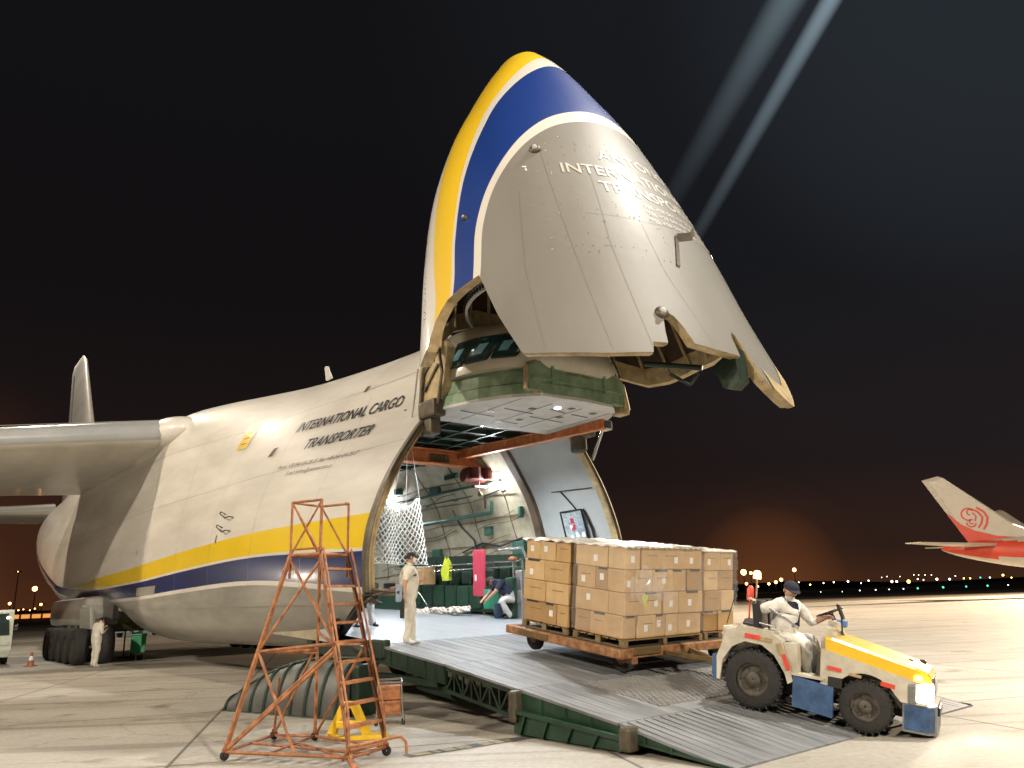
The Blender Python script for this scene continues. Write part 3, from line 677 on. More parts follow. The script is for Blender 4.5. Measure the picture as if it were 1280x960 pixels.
# overhead crane
mb = MB(); zr = 5.34
def rail(mb, y, x0, x1, z0, z1):
    mb.bar((x0, y, z0+.11), (x1, y, z1+.11), .12, .03); mb.bar((x0, y, z0-.11), (x1, y, z1-.11), .14, .03); mb.bar((x0, y, z0), (x1, y, z1), .03, .22)
    n = 22
    for i in range(n):
        f = (i+.5)/n; x = x0+(x1-x0)*f; mb.bar((x, y-.045, z0+(z1-z0)*f-.09), (x+.08, y-.045, z0+(z1-z0)*f+.09), .012, .03, upd=(1, 0, 0))
rail(mb, 1.45, -3.9, 1.55, 5.52, 5.30); P_(mb, 'crane_rail', M['craneo'])
mb = MB(); rail(mb, -1.75, -3.9, -.3, 5.52, 5.46); P_(mb, 'crane_rail', M['craneo'])
mb = MB(); mb.rbox((-4.0, .95, 5.38), (.22, 3.1, .34), .03); mb.box((-3.87, .95, 5.56), (.34, 3.1, .03)); mb.box((-3.87, .95, 5.20), (.36, 3.1, .03)); 
for i in range(8): mb.box((-3.86, -.4+i*.36, 5.23), (.05, .22, .05))
cb = P_(mb, 'crane_beam', M['craneo'])
vs, fs = textpolys('10T', .26, 0, .006); mb = MB()
mb.add([(-3.882, .50, 5.27), (-3.882, 1.12, 5.27), (-3.882, 1.12, 5.49), (-3.882, .50, 5.49)], [(0, 1, 2, 3)], 0); mb.add([(-3.875, .60+v.x, 5.29+v.y) for v in vs], fs, 1); P_(mb, 'capacity_sign', [M['rusty'], M['ink']], cb)
mb = MB(); mb.rbox((-3.8, 1.95, 5.0), (.4, .75, .34), .06); mb.tube((-3.8, 1.5, 4.95), (-3.8, 2.3, 4.95), .17); mb.tube((-3.55, 1.75, 4.85), (-3.55, 1.75, 5.15), .12); mb.tube((-3.55, 2.15, 4.85), (-3.55, 2.15, 5.15), .12); mb.tube((-3.7, 1.95, 4.9), (-3.7, 1.95, 4.55), .02); mb.rbox((-3.7, 1.95, 4.66), (.14, .42, .08), .02)
P_(mb, 'hoist', mat('hoist_red', (.07, .014, .010), .5, .2, .5, 8))
mb = MB(); mb.sphere((-3.6, 1.9, 4.45), .07, n=10); P_(mb, 'hook_block', M['rusty'])
mb = MB(); mb.tube((1.38, 1.60, 5.25), (.08, 2.52, 4.85), .04); mb.rbox((1.4, 1.6, 5.3), (.25, .3, .22), .03); P_(mb, 'rail_strut', M['chrome'])

# lamps in the hold
def hold_lamp(p, r, watts, col=(.82, .92, 1.0), up=False, name='cabin_lamp', em=None):
    q = MB(); q.sphere(p, r, n=12, sc=(1, .6, 1) if not up else (1, 1, .4)); o = q.build(name, em or E_lamp, AC)
    q2 = MB(); q2.tube(Vector(p)+(Vector((0, .02, 0)) if not up else Vector((0, 0, .0))), Vector(p)+(Vector((0, .12, 0)) if not up else Vector((0, 0, .07))), r*1.25); q2.build('lamp_base', M['chrome'], o)
    if watts:
        l = bpy.data.lights.new('cabin_light', 'SPOT' if up else 'POINT'); l.energy = watts; l.color = col; l.shadow_soft_size = r
        if up: l.spot_size = R(150); l.spot_blend = .5
        lo = bpy.data.objects.new('cabin_light', l); COL.objects.link(lo); lo.parent = AC
        lo.location = Vector(p)+(Vector((0, -.25, 0)) if not up else Vector((0, 0, -.22)))
hold_lamp((-3.42, 2.50, 4.72), .14, 260, (.95, .97, 1))
hold_lamp((-8.9, 2.45, 4.75), .15, 240, (.95, .97, 1))
hold_lamp((-1.0, .05, 5.62), .10, 1100, (.90, .95, 1), up=True)
hold_lamp((-5.5, -.6, 5.62), .08, 950, (.92, .96, 1), up=True)
hold_lamp((-12, .3, 5.62), .10, 500, up=True)
hold_lamp((1.84, -.12, 5.385), .07, 12, up=True)
hold_lamp((-3.0, -2.3, 4.8), .10, 60)

# green seats, lockers and tie-down rack along the far wall of the hold
rack = MB()
for k in range(9):
    x = -3.1-k*.62; rack.rbox((x, 2.86, rz(x)+.45), (.56, .42, .62), .04)
P_(rack, 'side_locker', M['green'])
rack = MB()
for k in range(6): 
    x = -3.4-k*1.0; rack.bar((x, 2.7, rz(x)+.1), (x, 2.95, rz(x)+1.5), .06, .06, upd=(1, 0, 0))
rack.bar((-3.0, 2.98, rz(-3)+1.42), (-9.5, 2.98, rz(-9.5)+1.42), .12, .34); rack.bar((-3.0, 2.6, rz(-3)+.12), (-9.5, 2.6, rz(-9.5)+.12), .05, .05)
for k in range(10): rack.rbox((-3.3-k*.6, 2.95, rz(-4)+1.05), (.42, .2, .38), .05)
P_(rack, 'tie_down_rack', M['gdark'])
rack = MB(); rack.tube((-2.9, 2.55, 2.68), (-9.0, 2.45, 2.80), .022); rack.tube((-2.9, 2.5, 2.55), (-8.5, 2.4, 2.62), .018); rack.path([(-2.9, 2.55, 2.68), (-2.75, 2.55, 2.72), (-2.75, 2.6, 2.2)], .03); rack.tube((-8.3, 2.5, 2.6), (-5.9, 1.9, 1.35), .012); P_(rack, 'hand_rail', M['chrome'])
rack = MB(); rack.rbox((-9.6, 2.75, 2.1), (2.6, .5, .3), .05); P_(rack, 'bench_top', M['orange'])
rack = MB()
for i in range(7): rack.rbox((-8.6-i*.36, 2.45, 2.12), (.07, .06, .16), .02); 
rack.rbox((-9.6, 2.6, 2.3), (.3, .3, .16), .05)
P_(rack, 'latch', M['black'])
rack = MB(); rack.rbox((-9.8, 2.75, 1.78), (2.9, .6, .42), .04); P_(rack, 'side_locker', M['green'])
# cream panel left of the lockers (inner door edge)
rack = MB(); rack.rbox((-2.62, 2.55, 1.8), (.3, .5, 1.3), .06); P_(rack, 'equipment_post', M['chrome'])

# ------------------------------------------------------------------ flight deck inside the nose
mb = MB(); mb.grid([[(0.0, y, z) for y in (-1.9, 0, 1.9)] for z in (5.6, 6.6, 7.0)], smooth=False)
mb.prismx([(-1.85, 5.85), (1.85, 5.85), (1.6, 6.6), (1.3, 7.1), (.7, 7.5), (-.7, 7.5), (-1.3, 7.1), (-1.6, 6.6)], -.08, -.02); P_(mb, 'front_bulkhead', M['dark'])
out = [(-.3, -2.05), (.5, -2.02), (1.4, -1.76), (2.0, -1.4), (2.38, -.97), (2.45, 0.1), (2.38, .9), (2.06, 1.3), (1.4, 1.7), (.5, 2.0), (-.3, 2.03)]
mb = MB(); mb.prism(out, 5.40, 5.46); mb.box((.0, 0, 5.47), (.4, 4.0, .12)); cp = P_(mb, 'nose_floor_panel', M['panelw'])
mb = MB()
for (x, y, l, a_) in ((.6, -1.2, .9, .1), (1.2, -.6, .8, .1), (1.6, .1, .5, .2), (.9, .4, 1.0, .1), (.3, -.2, .6, .1), (1.5, .8, .5, .1)):
    mb.box((x, y, 5.396), (.03, l, .012), rot=(0, 0, a_)); mb.box((x+.3, y+.1, 5.396), (.12, .12, .014))
for y in (-1.2, -.4, .4, 1.2): mb.box((1.0, y, 5.397), (2.0, .012, .006))
P_(mb, 'floor_fitting', M['grime'], cp)
def outl(s, z, dx=0, dy=0): return [((x*s+dx), y*s, z) for x, y in out]
mb = MB()
mb.grid([outl(1, 5.46), outl(1.0, 5.66), outl(.985, 5.68), outl(.985, 5.90), outl(.96, 5.99)], smooth=False, mfun=lambda i, j: 1 if i == 1 else 0)
P_(mb, 'green_sill', [M['gprim'], M['gdark']])
mb = MB(); a_ = [(y*1.28/12, 5.95+(.42*math.cos(y/12*math.pi/2)) ) for y in range(-12, 13)]
mb.prismx([(-1.28, 5.5)]+a_+[(1.28, 5.5)], 2.20, 2.36); 
for y in (-.7, 0, .7): mb.box((2.38, y, 5.8), (.04, .06, .7))
mb.box((2.38, 0, 5.75), (.04, 2.4, .05)); P_(mb, 'nose_bulkhead', M['gprim'])
mb = MB(); mb.path([(2.3, y, z+.02) for y, z in a_], .045); mb.path([(2.3, -1.28, 5.95), (2.35, -1.36, 5.5)], .05); mb.path([(2.3, 1.28, 5.95), (2.3, 1.4, 5.42)], .07); mb.rbox((2.1, 1.42, 5.5), (.3, .25, .3), .04); mb.rbox((2.2, -1.05, 5.55), (.26, .18, .22), .04); P_(mb, 'bulkhead_frame', M['frame'])
mb = MB(); mb.tube((2.2, 1.1, 5.6), (1.9, .6, 6.9), .035); mb.tube((2.3, 1.3, 5.6), (2.3, .9, 6.7), .03); mb.tube((2.2, -.9, 5.7), (2.2, -.95, 6.5), .03); P_(mb, 'visor_strut', M['chrome'])
# cockpit shell lofted from outlines
def ck(z): return (sinterp(z, [5.98, 6.12, 6.3, 6.65, 6.95, 7.2, 7.45], [1.99, 1.98, 1.96, 1.86, 1.70, 1.35, .02]), sinterp(z, [5.98, 6.12, 6.3, 6.65, 6.95, 7.2, 7.45], [2.42, 2.5, 2.5, 2.3, 2.0, 1.5, .1]))
def ckpt(z, u):     # u -1..1 from near side, round the nose, to the far side
    w, f = ck(z)
    ang = u*math.pi/2; e = .62
    return Vector((max(-.1, -.1+(f+.1)*abs(math.cos(ang))**e), w*math.copysign(abs(math.sin(ang))**.75, ang), z))
zs = [5.98, 6.04, 6.12, 6.2, 6.3, 6.42, 6.54, 6.65, 6.75, 6.85, 6.95, 7.05, 7.15, 7.25, 7.35, 7.45]
mb = MB(); mb.grid([[ckpt(z, -1+2*k/60) for k in range(61)] for z in zs]); mb.add([ckpt(5.98, -1+2*k/60) for k in range(61)], [list(range(61))])
ck_o = P_(mb, 'cockpit_shell', mat('cockpit_cream', (.46, .42, .33), .4, 0, .12, 3, .06, coat=.2))
def ck_at(X, z, sg, off=.02):
    lo, hi = 0.0, 1.0
    for _ in range(30):
        m_ = (lo+hi)/2
        if ckpt(z, m_).x > X: lo = m_
        else: hi = m_
    p = ckpt(z, lo); return Vector((p.x+off*.3, sg*(p.y+off), z+off*.3))
for sg in (-1, 1):
    for (xa, xb_, s_) in ((.62, 1.10, .26), (1.20, 1.68, .22), (1.78, 2.14, .06)):
        zb_, zt_ = 6.18, 6.68; n = 5
        fr = MB(); gl_ = MB(); r1 = [[ck_at(xa+(xb_-xa)*j/n+s_*i/n, zb_+(zt_-zb_)*i/n, sg, .022) for j in range(n+1)] for i in range(n+1)]
        gl_.grid(r1, smooth=True)
        fo = P_(gl_, 'cockpit_window', M['winglass'], ck_o)
        ed = [r1[0][0], r1[0][-1], r1[-1][-1], r1[-1][0], r1[0][0]]; fr.path(ed, .028); fr.build('window_frame', M['gdark'], fo)
        if sg < 0:
            rf = MB(); rf.grid([[ck_at(xa+(xb_-xa)*(.25+.4*j/2)+s_*(.25+.45*i/2), zb_+(zt_-zb_)*(.25+.45*i/2), sg, .027) for j in range(3)] for i in range(3)]); rf.build('glass_reflection', M['teal'], fo)  # teal patch painted on each near pane as a reflection in the glass

# ------------------------------------------------------------------ raised nose visor
zk = [3.6, 4.4, 5.2, 6.5, 8, 9.5, 11, 12.2, 13.2, 13.8, 14.12, 14.26]
vxf = [6.75, 6.46, 6.13, 5.60, 5.03, 4.38, 3.67, 2.95, 2.29, 1.77, 1.38, .82]
vxb = [.5, .25, .04, -.22, -.34, -.34, -.23, -.10, .06, .21, .42, .80]
vb = [3.95, 3.85, 3.70, 3.39, 3.12, 2.76, 2.17, 1.51, .91, .50, .26, .01]
def vis(z, t, off=0):
    f, b_, w = sinterp(z, zk, vxf), sinterp(z, zk, vxb), sinterp(z, zk, vb)
    return Vector(((f+b_)/2+((f-b_)/2-off)*math.cos(t), max(.001, w-off)*math.sin(t), z))
half = [(0,5.33),(1,5.72),(2,5.82),(3.2,5.78),(4.6,5.45),(6,4.98),(9,4.79),(12,4.66),(15,4.60),(19,4.80),(24,5.2),(32,5.65),(42,6.1),(55,6.38),(70,6.5),(90,6.48),(105,6.35),(115,6.35),(130,6.7),(150,7.2),(165,7.55),(180,7.62)]
near = [(360-0,5.31),(358,5.34),(352,5.36),(345,5.42),(343.8,5.72),(342.2,5.92),(340.5,5.98),(338.8,5.88),(337.6,5.6),(337,5.38),(333,5.38),(332,5.19),(320,5.16),(309,5.2),(299,5.25),(293,6.01),(287,6.94),(279,6.8),(272,6.67),(265,6.39),(258,5.90),(250,5.72),(240,5.9),(225,6.5),(210,7.2),(195,7.55),(180,7.62)]
def rimz(td):
    td %= 360
    tab = half if td <= 180 else near[::-1]
    return interp(td, [p[0] for p in tab], [p[1] for p in tab])
tds = sorted(set([k*2.5 for k in range(144)]+[p[0] for p in half if p[0] < 360]+[p[0] for p in near if p[0] < 360]))
def vrow(k, nrow, off, ztop=14.26):
    f = k/nrow; r_ = []
    for td in tds:
        zr_ = rimz(td); f2 = 1-(1-f)**1.35; r_.append(vis(zr_+(ztop-zr_)*f2, R(td), off))
    return r_
def visor_mat():
    m = bpy.data.materials.new('visor_livery'); m.use_nodes = True; t = m.node_tree; b = t.nodes['Principled BSDF']
    b.inputs['Coat Weight'].default_value = .7; b.inputs['Coat Roughness'].default_value = .07; b.inputs['Roughness'].default_value = .30
    tcn = t.nodes.new('ShaderNodeTexCoord'); sp = t.nodes.new('ShaderNodeSeparateXYZ'); t.links.new(tcn.outputs['Object'], sp.inputs[0])
    zn = t.nodes.new('ShaderNodeMath'); zn.operation = 'DIVIDE'; zn.inputs[1].default_value = 15; t.links.new(sp.outputs['Z'], zn.inputs[0])
    xn = t.nodes.new('ShaderNodeMath'); xn.operation = 'DIVIDE'; xn.inputs[1].default_value = 8; t.links.new(sp.outputs['X'], xn.inputs[0])
    def bound(pts):
        c = t.nodes.new('ShaderNodeFloatCurve'); cv = c.mapping.curves[0]
        pts = [(0, pts[0][1])]+pts+[(15, pts[-1][1])]
        cv.points[0].location = (0, pts[0][1]/8); cv.points[1].location = (1, pts[-1][1]/8)
        for z, x in pts[1:-1]: cv.points.new(z/15, x/8)
        for p in cv.points: p.handle_type = 'AUTO'
        c.mapping.update(); t.links.new(zn.outputs[0], c.inputs['Value'])
        g_ = t.nodes.new('ShaderNodeMath'); g_.operation = 'GREATER_THAN'; t.links.new(xn.outputs[0], g_.inputs[0]); t.links.new(c.outputs[0], g_.inputs[1]); return g_.outputs[0]
    nz_ = t.nodes.new('ShaderNodeTexNoise'); nz_.inputs['Scale'].default_value = .55; nz_.inputs['Detail'].default_value = 7; mpn = t.nodes.new('ShaderNodeMapping'); mpn.inputs['Scale'].default_value = (1.6, 1.6, .45); t.links.new(tcn.outputs['Object'], mpn.inputs[0]); t.links.new(mpn.outputs[0], nz_.inputs[0])
    def mix(f, a, b_):
        x = t.nodes.new('ShaderNodeMix'); x.data_type = 'RGBA'; t.links.new(f, x.inputs[0])
        for i, q in ((6, a), (7, b_)):
            if isinstance(q, tuple): x.inputs[i].default_value = (*q, 1)
            else: t.links.new(q, x.inputs[i])
        return x.outputs[2]
    gcol = mix(nz_.outputs[0], (.155, .147, .128), (.245, .235, .210))
    c = mix(bound([(6.5, 2.39), (7.5, 2.09), (8.3, 1.85), (9.6, 1.57), (10.5, 1.35), (12, .95), (13.3, .6), (14.2, .3)]), (.60, .57, .52), (.76, .50, .012))
    c = mix(bound([(6.8, 2.80), (7.9, 2.60), (9, 2.45), (10.7, 2.24), (12, 2.08), (13.2, 2.06), (14, 2.06)]), c, (.62, .59, .53))
    c = mix(bound([(6.8, 2.88), (7.9, 2.68), (9, 2.53), (10.7, 2.40), (12, 2.30), (12.8, 2.38), (14, 2.6)]), c, (.003, .030, .19))
    c = mix(bound([(6.5, 3.36), (7.0, 3.29), (8.2, 3.11), (9.3, 3.17), (10.5, 3.38), (11, 3.58), (12, 3.9)]), c, (.62, .59, .53))
    c = mix(bound([(6.5, 3.5), (7.0, 3.43), (8.2, 3.25), (9.3, 3.31), (10.3, 3.55), (10.7, 3.78), (12, 4.3)]), c, gcol)
    t.links.new(c, b.inputs['Base Color'])
    n2 = t.nodes.new('ShaderNodeTexNoise'); n2.inputs['Scale'].default_value = 1.3; n2.inputs['Detail'].default_value = 3; t.links.new(tcn.outputs['Object'], n2.inputs[0])
    bp = t.nodes.new('ShaderNodeBump'); bp.inputs['Strength'].default_value = .32; bp.inputs['Distance'].default_value = .03; t.links.new(n2.outputs[0], bp.inputs['Height']); t.links.new(bp.outputs[0], b.inputs['Normal']); t.links.new(bp.outputs[0], b.inputs['Coat Normal'])
    mr = t.nodes.new('ShaderNodeMapRange'); mr.inputs[3].default_value = .45; mr.inputs[4].default_value = .6; b.inputs['Specular IOR Level'].default_value = .35; t.links.new(nz_.outputs[0], mr.inputs[0]); t.links.new(mr.outputs[0], b.inputs['Roughness'])
    return m
mb = MB(); mb.grid([vrow(k, 46, 0) for k in range(47)], closed=True); visor = P_(mb, 'nose_visor', visor_mat())
mb = MB(); rr = [vrow(0, 46, 0), vrow(0, 46, .05), vrow(0, 46, .20)]; 
for p in rr[1]: p.z -= .02
mb.grid(rr, closed=True, smooth=False)
r2 = vrow(0, 46, .20); r3 = [p+Vector((0, 0, .38)) for p in vrow(0, 46, .26)]; mb.grid([r2, r3], closed=True, smooth=False); P_(mb, 'visor_rim', M['frame'], visor)
mb = MB(); mb.grid([vrow(k, 20, .16, 13.2) for k in range(20)], closed=True); P_(mb, 'visor_lining', M['brown'], visor)
# ribs inside the visor
mb = MB()
for td in range(6, 360, 12):
    zr_ = rimz(td)+.1
    for k in range(6): mb.tube(vis(zr_+k*.6, R(td), .24), vis(zr_+(k+1)*.6, R(td), .24), .04, n=5)
P_(mb, 'visor_rib', M['frame'], visor)
# pierced ring arch seen through the gap
mb = MB(); rg = []
for k in range(49):
    t = R(205+k*2.6); c0 = Vector((2.6+2.35*math.cos(t), 2.35*math.sin(t), 7.2)); rg.append([c0, c0+Vector((0, 0, .16)), c0+Vector((-.05*math.cos(t), -.05*math.sin(t), .16)), c0+Vector((-.05*math.cos(t), -.05*math.sin(t), 0))])
mb.grid(rg, smooth=False, closed=True); ring = P_(mb, 'pierced_ring', M['panelw'], visor)
mb = MB()
for k in range(48):
    t = R(206.3+k*2.6); c0 = Vector((2.6+2.355*math.cos(t), 2.355*math.sin(t), 7.28)); mb.rbox(c0, (.045, .045, .09), .01, rot=(0, 0, t))
P_(mb, 'ring_hole', M['dark'], ring)
hold_lamp((1.0, -2.30, 7.02), .05, 45, (1, .93, .8), name='visor_lamp')
# seams, lamps and marks on the belly of the visor
mb = MB()
def vpath(pts, w=.008, off=-.006, mbx=None, mi=0):
    r0, r1 = [], []
    P = []
    for (z0, t0), (z1, t1) in zip(pts[:-1], pts[1:]):
        n = 14
        for k in range(n): P.append((z0+(z1-z0)*k/n, t0+(t1-t0)*k/n))
    P.append(pts[-1])
    for i, (z, t) in enumerate(P):
        a0 = vis(z, R(t), off); za, ta = P[max(0, i-1)]; zb_, tb = P[min(len(P)-1, i+1)]
        d = (vis(zb_, R(tb), off)-vis(za, R(ta), off)).normalized(); nn = Vector((a0.x-2.6, a0.y, 0)).normalized(); s_ = d.cross(nn)*w/2
        r0.append(a0+s_); r1.append(a0-s_)
    (mbx or mb).grid([r0, r1], mi, False)
vpath([(9.6, 316), (7.8, 318), (5.22, 322)]); vpath([(9.0, 333), (7.4, 331), (5.3, 332.5)]); vpath([(7.9, 345), (6.9, 346), (5.4, 352)]); vpath([(8.6, 305), (6.9, 303), (5.3, 305)], .009); vpath([(8.0, 326), (7.95, 352), (8.2, 374)], .005)
P_(mb, 'panel_seam', M['seam'], visor)
mb = MB()
for i in range(110):
    z = 7.2+2.9*rnd.random(); t = rnd.choice([309, 313, 318, 325, 331, 338, 346, 352])+rnd.gauss(0, .5); 
    if rnd.random() < .35: z = rnd.choice([7.3, 8.02, 7.15])+rnd.gauss(0, .03); t = 312+40*rnd.random()
    p = vis(z, R(t), -.004); mb.rbox(p, (.013, .013, .013), .004)
P_(mb, 'rivet', M['chrome'], visor)
for (z, t, s_) in ((9.65, 314, .10), (8.29, 282, .05), (5.95, 338.6, .11)):
    mb = MB(); p = vis(z, R(t), -.02); mb.lathe([(0, .05), (s_*.6, .045), (s_, .02), (s_*1.1, -.03)], n=14, mtx=Matrix.Translation(p) @ Vector((math.cos(R(t)), math.sin(R(t)), .3)).to_track_quat('Z', 'Y').to_matrix().to_4x4()); lo_ = P_(mb, 'nose_lamp', M['grime'], visor)
    mb = MB(); mb.sphere(p+Vector((math.cos(R(t)), math.sin(R(t)), .3))*.045, s_*.5, n=8); P_(mb, 'lamp_glass', M['panelw'], lo_)
# hinged flap standing proud of the belly
mb = MB(); vpath([(8.25, 376), (7.95, 368), (7.75, 359)], .20, -.02); vpath([(7.83, 359), (7.45, 355.8), (7.05, 352.5)], .09, -.02); P_(mb, 'open_flap_edge', M['grime'], visor)
# writing on the belly
def vtext(txt, zc, t0, size, m, nm='nose_lettering', slope=0, bold=.004):
    vs, fs = textpolys(txt, size, 0, bold, .12); q = MB(); r_ = (sinterp(zc, zk, vxf)-sinterp(zc, zk, vxb))/2
    q.add([vis(zc+v.y+slope*v.x, R(t0)+v.x/r_, -.010) for v in vs], fs); q.build(nm, m, visor)
vtext('ANTONOV DESIGN BUREAU', 9.50, 340, .36, M['white']); vtext('INTERNATIONAL CARGO', 9.02, 322, .36, M['white']); vtext('TRANSPORTER', 8.60, 335, .36, M['white'])
for k in range(3): vtext('TEL +38 044 454 28 15 FAX +38 044 454 28 57', 8.35-k*.17, 350, .13, M['white'], 'small_nose_lettering', 0, 0)
# airline title running up the starboard cheek, seen edge on
vs, fs = textpolys('ANTONOV AIRLINES', .26, .2, .0, .2); q = MB()
def cheek(u, v):   # u along z, v towards the back
    z = 6.5+u; x_t = sinterp(z, [6.5, 7.5, 8.3, 9.6, 10.5, 12], [2.39, 2.09, 1.85, 1.57, 1.35, .95])-.16-v
    f, b_ = sinterp(z, zk, vxf), sinterp(z, zk, vxb); c0 = (f+b_)/2; a0 = (f-b_)/2; cs = max(-.98, min(.98, (x_t-c0)/a0)); tt = -math.acos(cs)
    return vis(z, tt, -.012)
q.add([cheek(v.x*.95, .42-v.y) for v in vs], fs); q.build('nose_lettering', M['black'], visor)
# dark green bracket and bright lip at the lowest corner
mb = MB(); a_ = vis(5.15, R(4), .25); mb.prismy([(5.55, 5.3), (5.98, 5.5), (6.02, 4.95), (5.85, 4.85), (5.7, 4.9)], -.02, .25); mb.tube((5.4, -.1, 5.3), (4.6, -.6, 5.5), .05); mb.path([(5.2, -.7, 5.15), (5.35, -.4, 4.98), (5.5, -.35, 5.15)], .03); P_(mb, 'lock_bracket', M['gdark'], visor)
mb = MB(); mb.grid([[vis(rimz(t)+.36, R(t), -.01), vis(rimz(t)-.02, R(t), -.02), vis(rimz(t)-.03, R(t), .10), vis(rimz(t)+.30, R(t), .14)] for t in (8, 10, 12, 15, 18, 21, 24)], smooth=False); P_(mb, 'lip_edge', M['frame'], visor)
# hinge arms joining the visor to the fuselage
for sg in (-1, 1):
    mb = MB(); y = sg*2.02
    mb.prismy([(-.1, 5.5), (.35, 5.35), (.75, 5.9), (.9, 6.6), (.45, 7.05), (.0, 6.9), (-.15, 6.2)], y-.10, y+.10); P_(mb, 'hinge_plate', M['frame'], visor)
    mb = MB(); mb.path([(-.05, y+sg*.13, 5.5), (.05, y+sg*.13, 6.2), (.35, y+sg*.13, 6.9)], .05); mb.path([(.55, y+sg*.1, 5.5), (.72, y+sg*.1, 6.1), (.55, y+sg*.1, 6.9)], .04); mb.bar((.05, y+sg*.12, 6.2), (.55, y+sg*.12, 6.6), .05, .06); mb.bar((.1, y+sg*.12, 5.85), (.6, y+sg*.12, 6.3), .05, .05); mb.rbox((.25, y+sg*.05, 5.45), (.6, .3, .36), .06); mb.rbox((.15, y, 5.15), (.35, .25, .4), .06); P_(mb, 'hinge_fitting', M['grime'], visor)
    mb = MB(); rx_, rz_ = skin_xz(517, 522); mb.tube((.1, sg*2.3, 6.3), (rx_, sg*(halfw(rx_, rz_)+.03), rz_), .018); P_(mb, 'safety_rod', M['chrome'], visor)

# ------------------------------------------------------------------ wings, tail and landing gear
AF = [(0,0),(.01,.035),(.04,.065),(.12,.095),(.3,.115),(.5,.10),(.75,.055),(1,.006),(1,-.006),(.75,-.022),(.5,-.035),(.3,-.045),(.12,-.045),(.04,-.035),(.01,-.02)]
def wing(stations, name, mats, mirror=False, mfun=None, vertical=False):
    mb = MB(); r_ = []
    for (y, xl, z, c, tk) in stations:
        pr = []
        for (u, v) in AF:
            if vertical: pr.append((xl-u*c, v*c*tk*.8 if v > 0 else v*c*tk*1.6, y))
            else: pr.append((xl-u*c, -y if not mirror else y, z+v*c*tk-.02*u*c))
        r_.append(pr)
    mb.grid(r_, mfun=mfun, closed=True); n = len(AF)
    mb.f.append([len(mb.v)-n+k for k in range(n)]); mb.m.append(0); mb.sm.append(False)
    return P_(mb, name, mats, fix=True)
wst = [(2.6, -13.4, 7.52, 14.2, .62), (8, -15.6, 7.12, 12.0, .62), (13, -18.0, 6.9, 9.8, .7), (24, -24.4, 6.6, 6.6, 1.0), (36, -31.5, 5.9, 3.8, 1.0)]
wm = lambda i, j: 1 if j in (0, 1, 2, 14) else 0
for mir in (False, True):
    w_ = wing(wst, 'wing', [M['white'], mat('slat_metal', (.36, .37, .37), .28, .3, .1, 1, .03)], mir, wm)
    sg = 1 if mir else -1
    mb = MB()
    for z_, o_ in ((.42, 0),): mb.tube((-13.95, sg*3.6, 7.93), (-17.6, sg*12.5, 7.3), .012)
    P_(mb, 'slat_seam', M['seam'], w_)
for sg in (-1, 1):
    mb = MB(); mb.sphere((-16.2, sg*2.85, 7.55), 1, n=28, sc=(3.4, 1.15, .80)); P_(mb, 'wing_root_fairing', M['white'], fus)
for mir in (False, True):
    wing([(1.5, -48.5, 8.75, 8.0, .8), (4, -50.2, 8.75, 6.6, .8), (12, -54.2, 8.9, 3.2, .8)], 'tailplane', [M['white'], M['grey']], mir, wm)
wing([(8.6, -41.5, 0, 14.5, .5), (10.5, -44.0, 0, 12.2, .5), (15, -47.8, 0, 9.4, .5), (21.3, -53.2, 0, 5.6, .45), (21.9, -54.4, 0, 3.9, .2)], 'tail_fin', [M['white'], M['grey']], vertical=True)
mb = MB(); mb.prismy([(-53.4, 11), (-53.9, 11), (-57.3, 20.8), (-56.9, 20.8)], -.16, -.13); P_(mb, 'rudder_seam', M['seam'])
def tyre_wheel(parent, x, y, z, r, w, nm='wheel'):
    q = MB(); q.lathe([(r*.55, -w/2), (r*.86, -w/2), (r*.97, -w*.36), (r, -w*.15), (r, w*.15), (r*.97, w*.36), (r*.86, w/2), (r*.55, w/2)], (x, y, z), 'Y', 28); wl = q.build(nm, M['tyre'], parent, fix=True)
    q = MB(); q.lathe([(.01, -w*.30), (r*.25, -w*.34), (r*.5, -w*.30), (r*.57, -w*.5), (r*.57, w*.5), (r*.5, w*.3), (r*.25, w*.34), (.01, w*.30)], (x, y, z), 'Y', 20); q.build('rim', M['rim'], wl, fix=True)
    return wl
for sg in (-1, 1):
    q = MB(); q.rbox((-24.0, sg*3.55, 1.85), (7.4, 1.3, 1.1), .3); gf = P_(q, 'gear_fairing', M['greyb'])
    for k in range(5):
        x = -19.9-k*1.45
        lg_ = MB(); lg_.tube((x, sg*3.9, 1.6), (x, sg*3.9, .64), .13); lg_.tube((x, sg*3.35, .64), (x, sg*4.45, .64), .09); lgo = P_(lg_, 'gear_leg', M['chrome'])
        for y in (3.45, 4.3): tyre_wheel(lgo, x, sg*y, .64, .64, .46)
q = MB(); q.rbox((-20.2, -4.1, 1.62), (1.3, .12, .80), .04, rot=(.12, 0, .1)); P_(q, 'gear_door', M['grey'])
q = MB(); q.rbox((-20.6, -2.7, 1.8), (2.0, 1.0, .6), .1); P_(q, 'gear_bay_shade', M['dark'])  # near-black box stands in for the shade inside the wheel bay
for y in (-1.0, .6):
    lg_ = MB(); lg_.tube((-5.0, y, 1.1), (-5.0, y, .45), .11); lg_.tube((-5.0, y-.45, .46), (-5.0, y+.45, .46), .07); lgo = P_(lg_, 'nose_gear_leg', M['chrome'])
    for d in (-.3, .3): tyre_wheel(lgo, -5.0, y+d, .46, .46, .34)
# glowing beads set along the wing's trailing edge as its orange glints
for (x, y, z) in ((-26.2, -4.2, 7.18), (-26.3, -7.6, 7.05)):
    q = MB(); q.sphere((x, y, z), .035, n=8, sc=(1, 1.8, .8)); P_(q, 'flap_glint', E_head2)
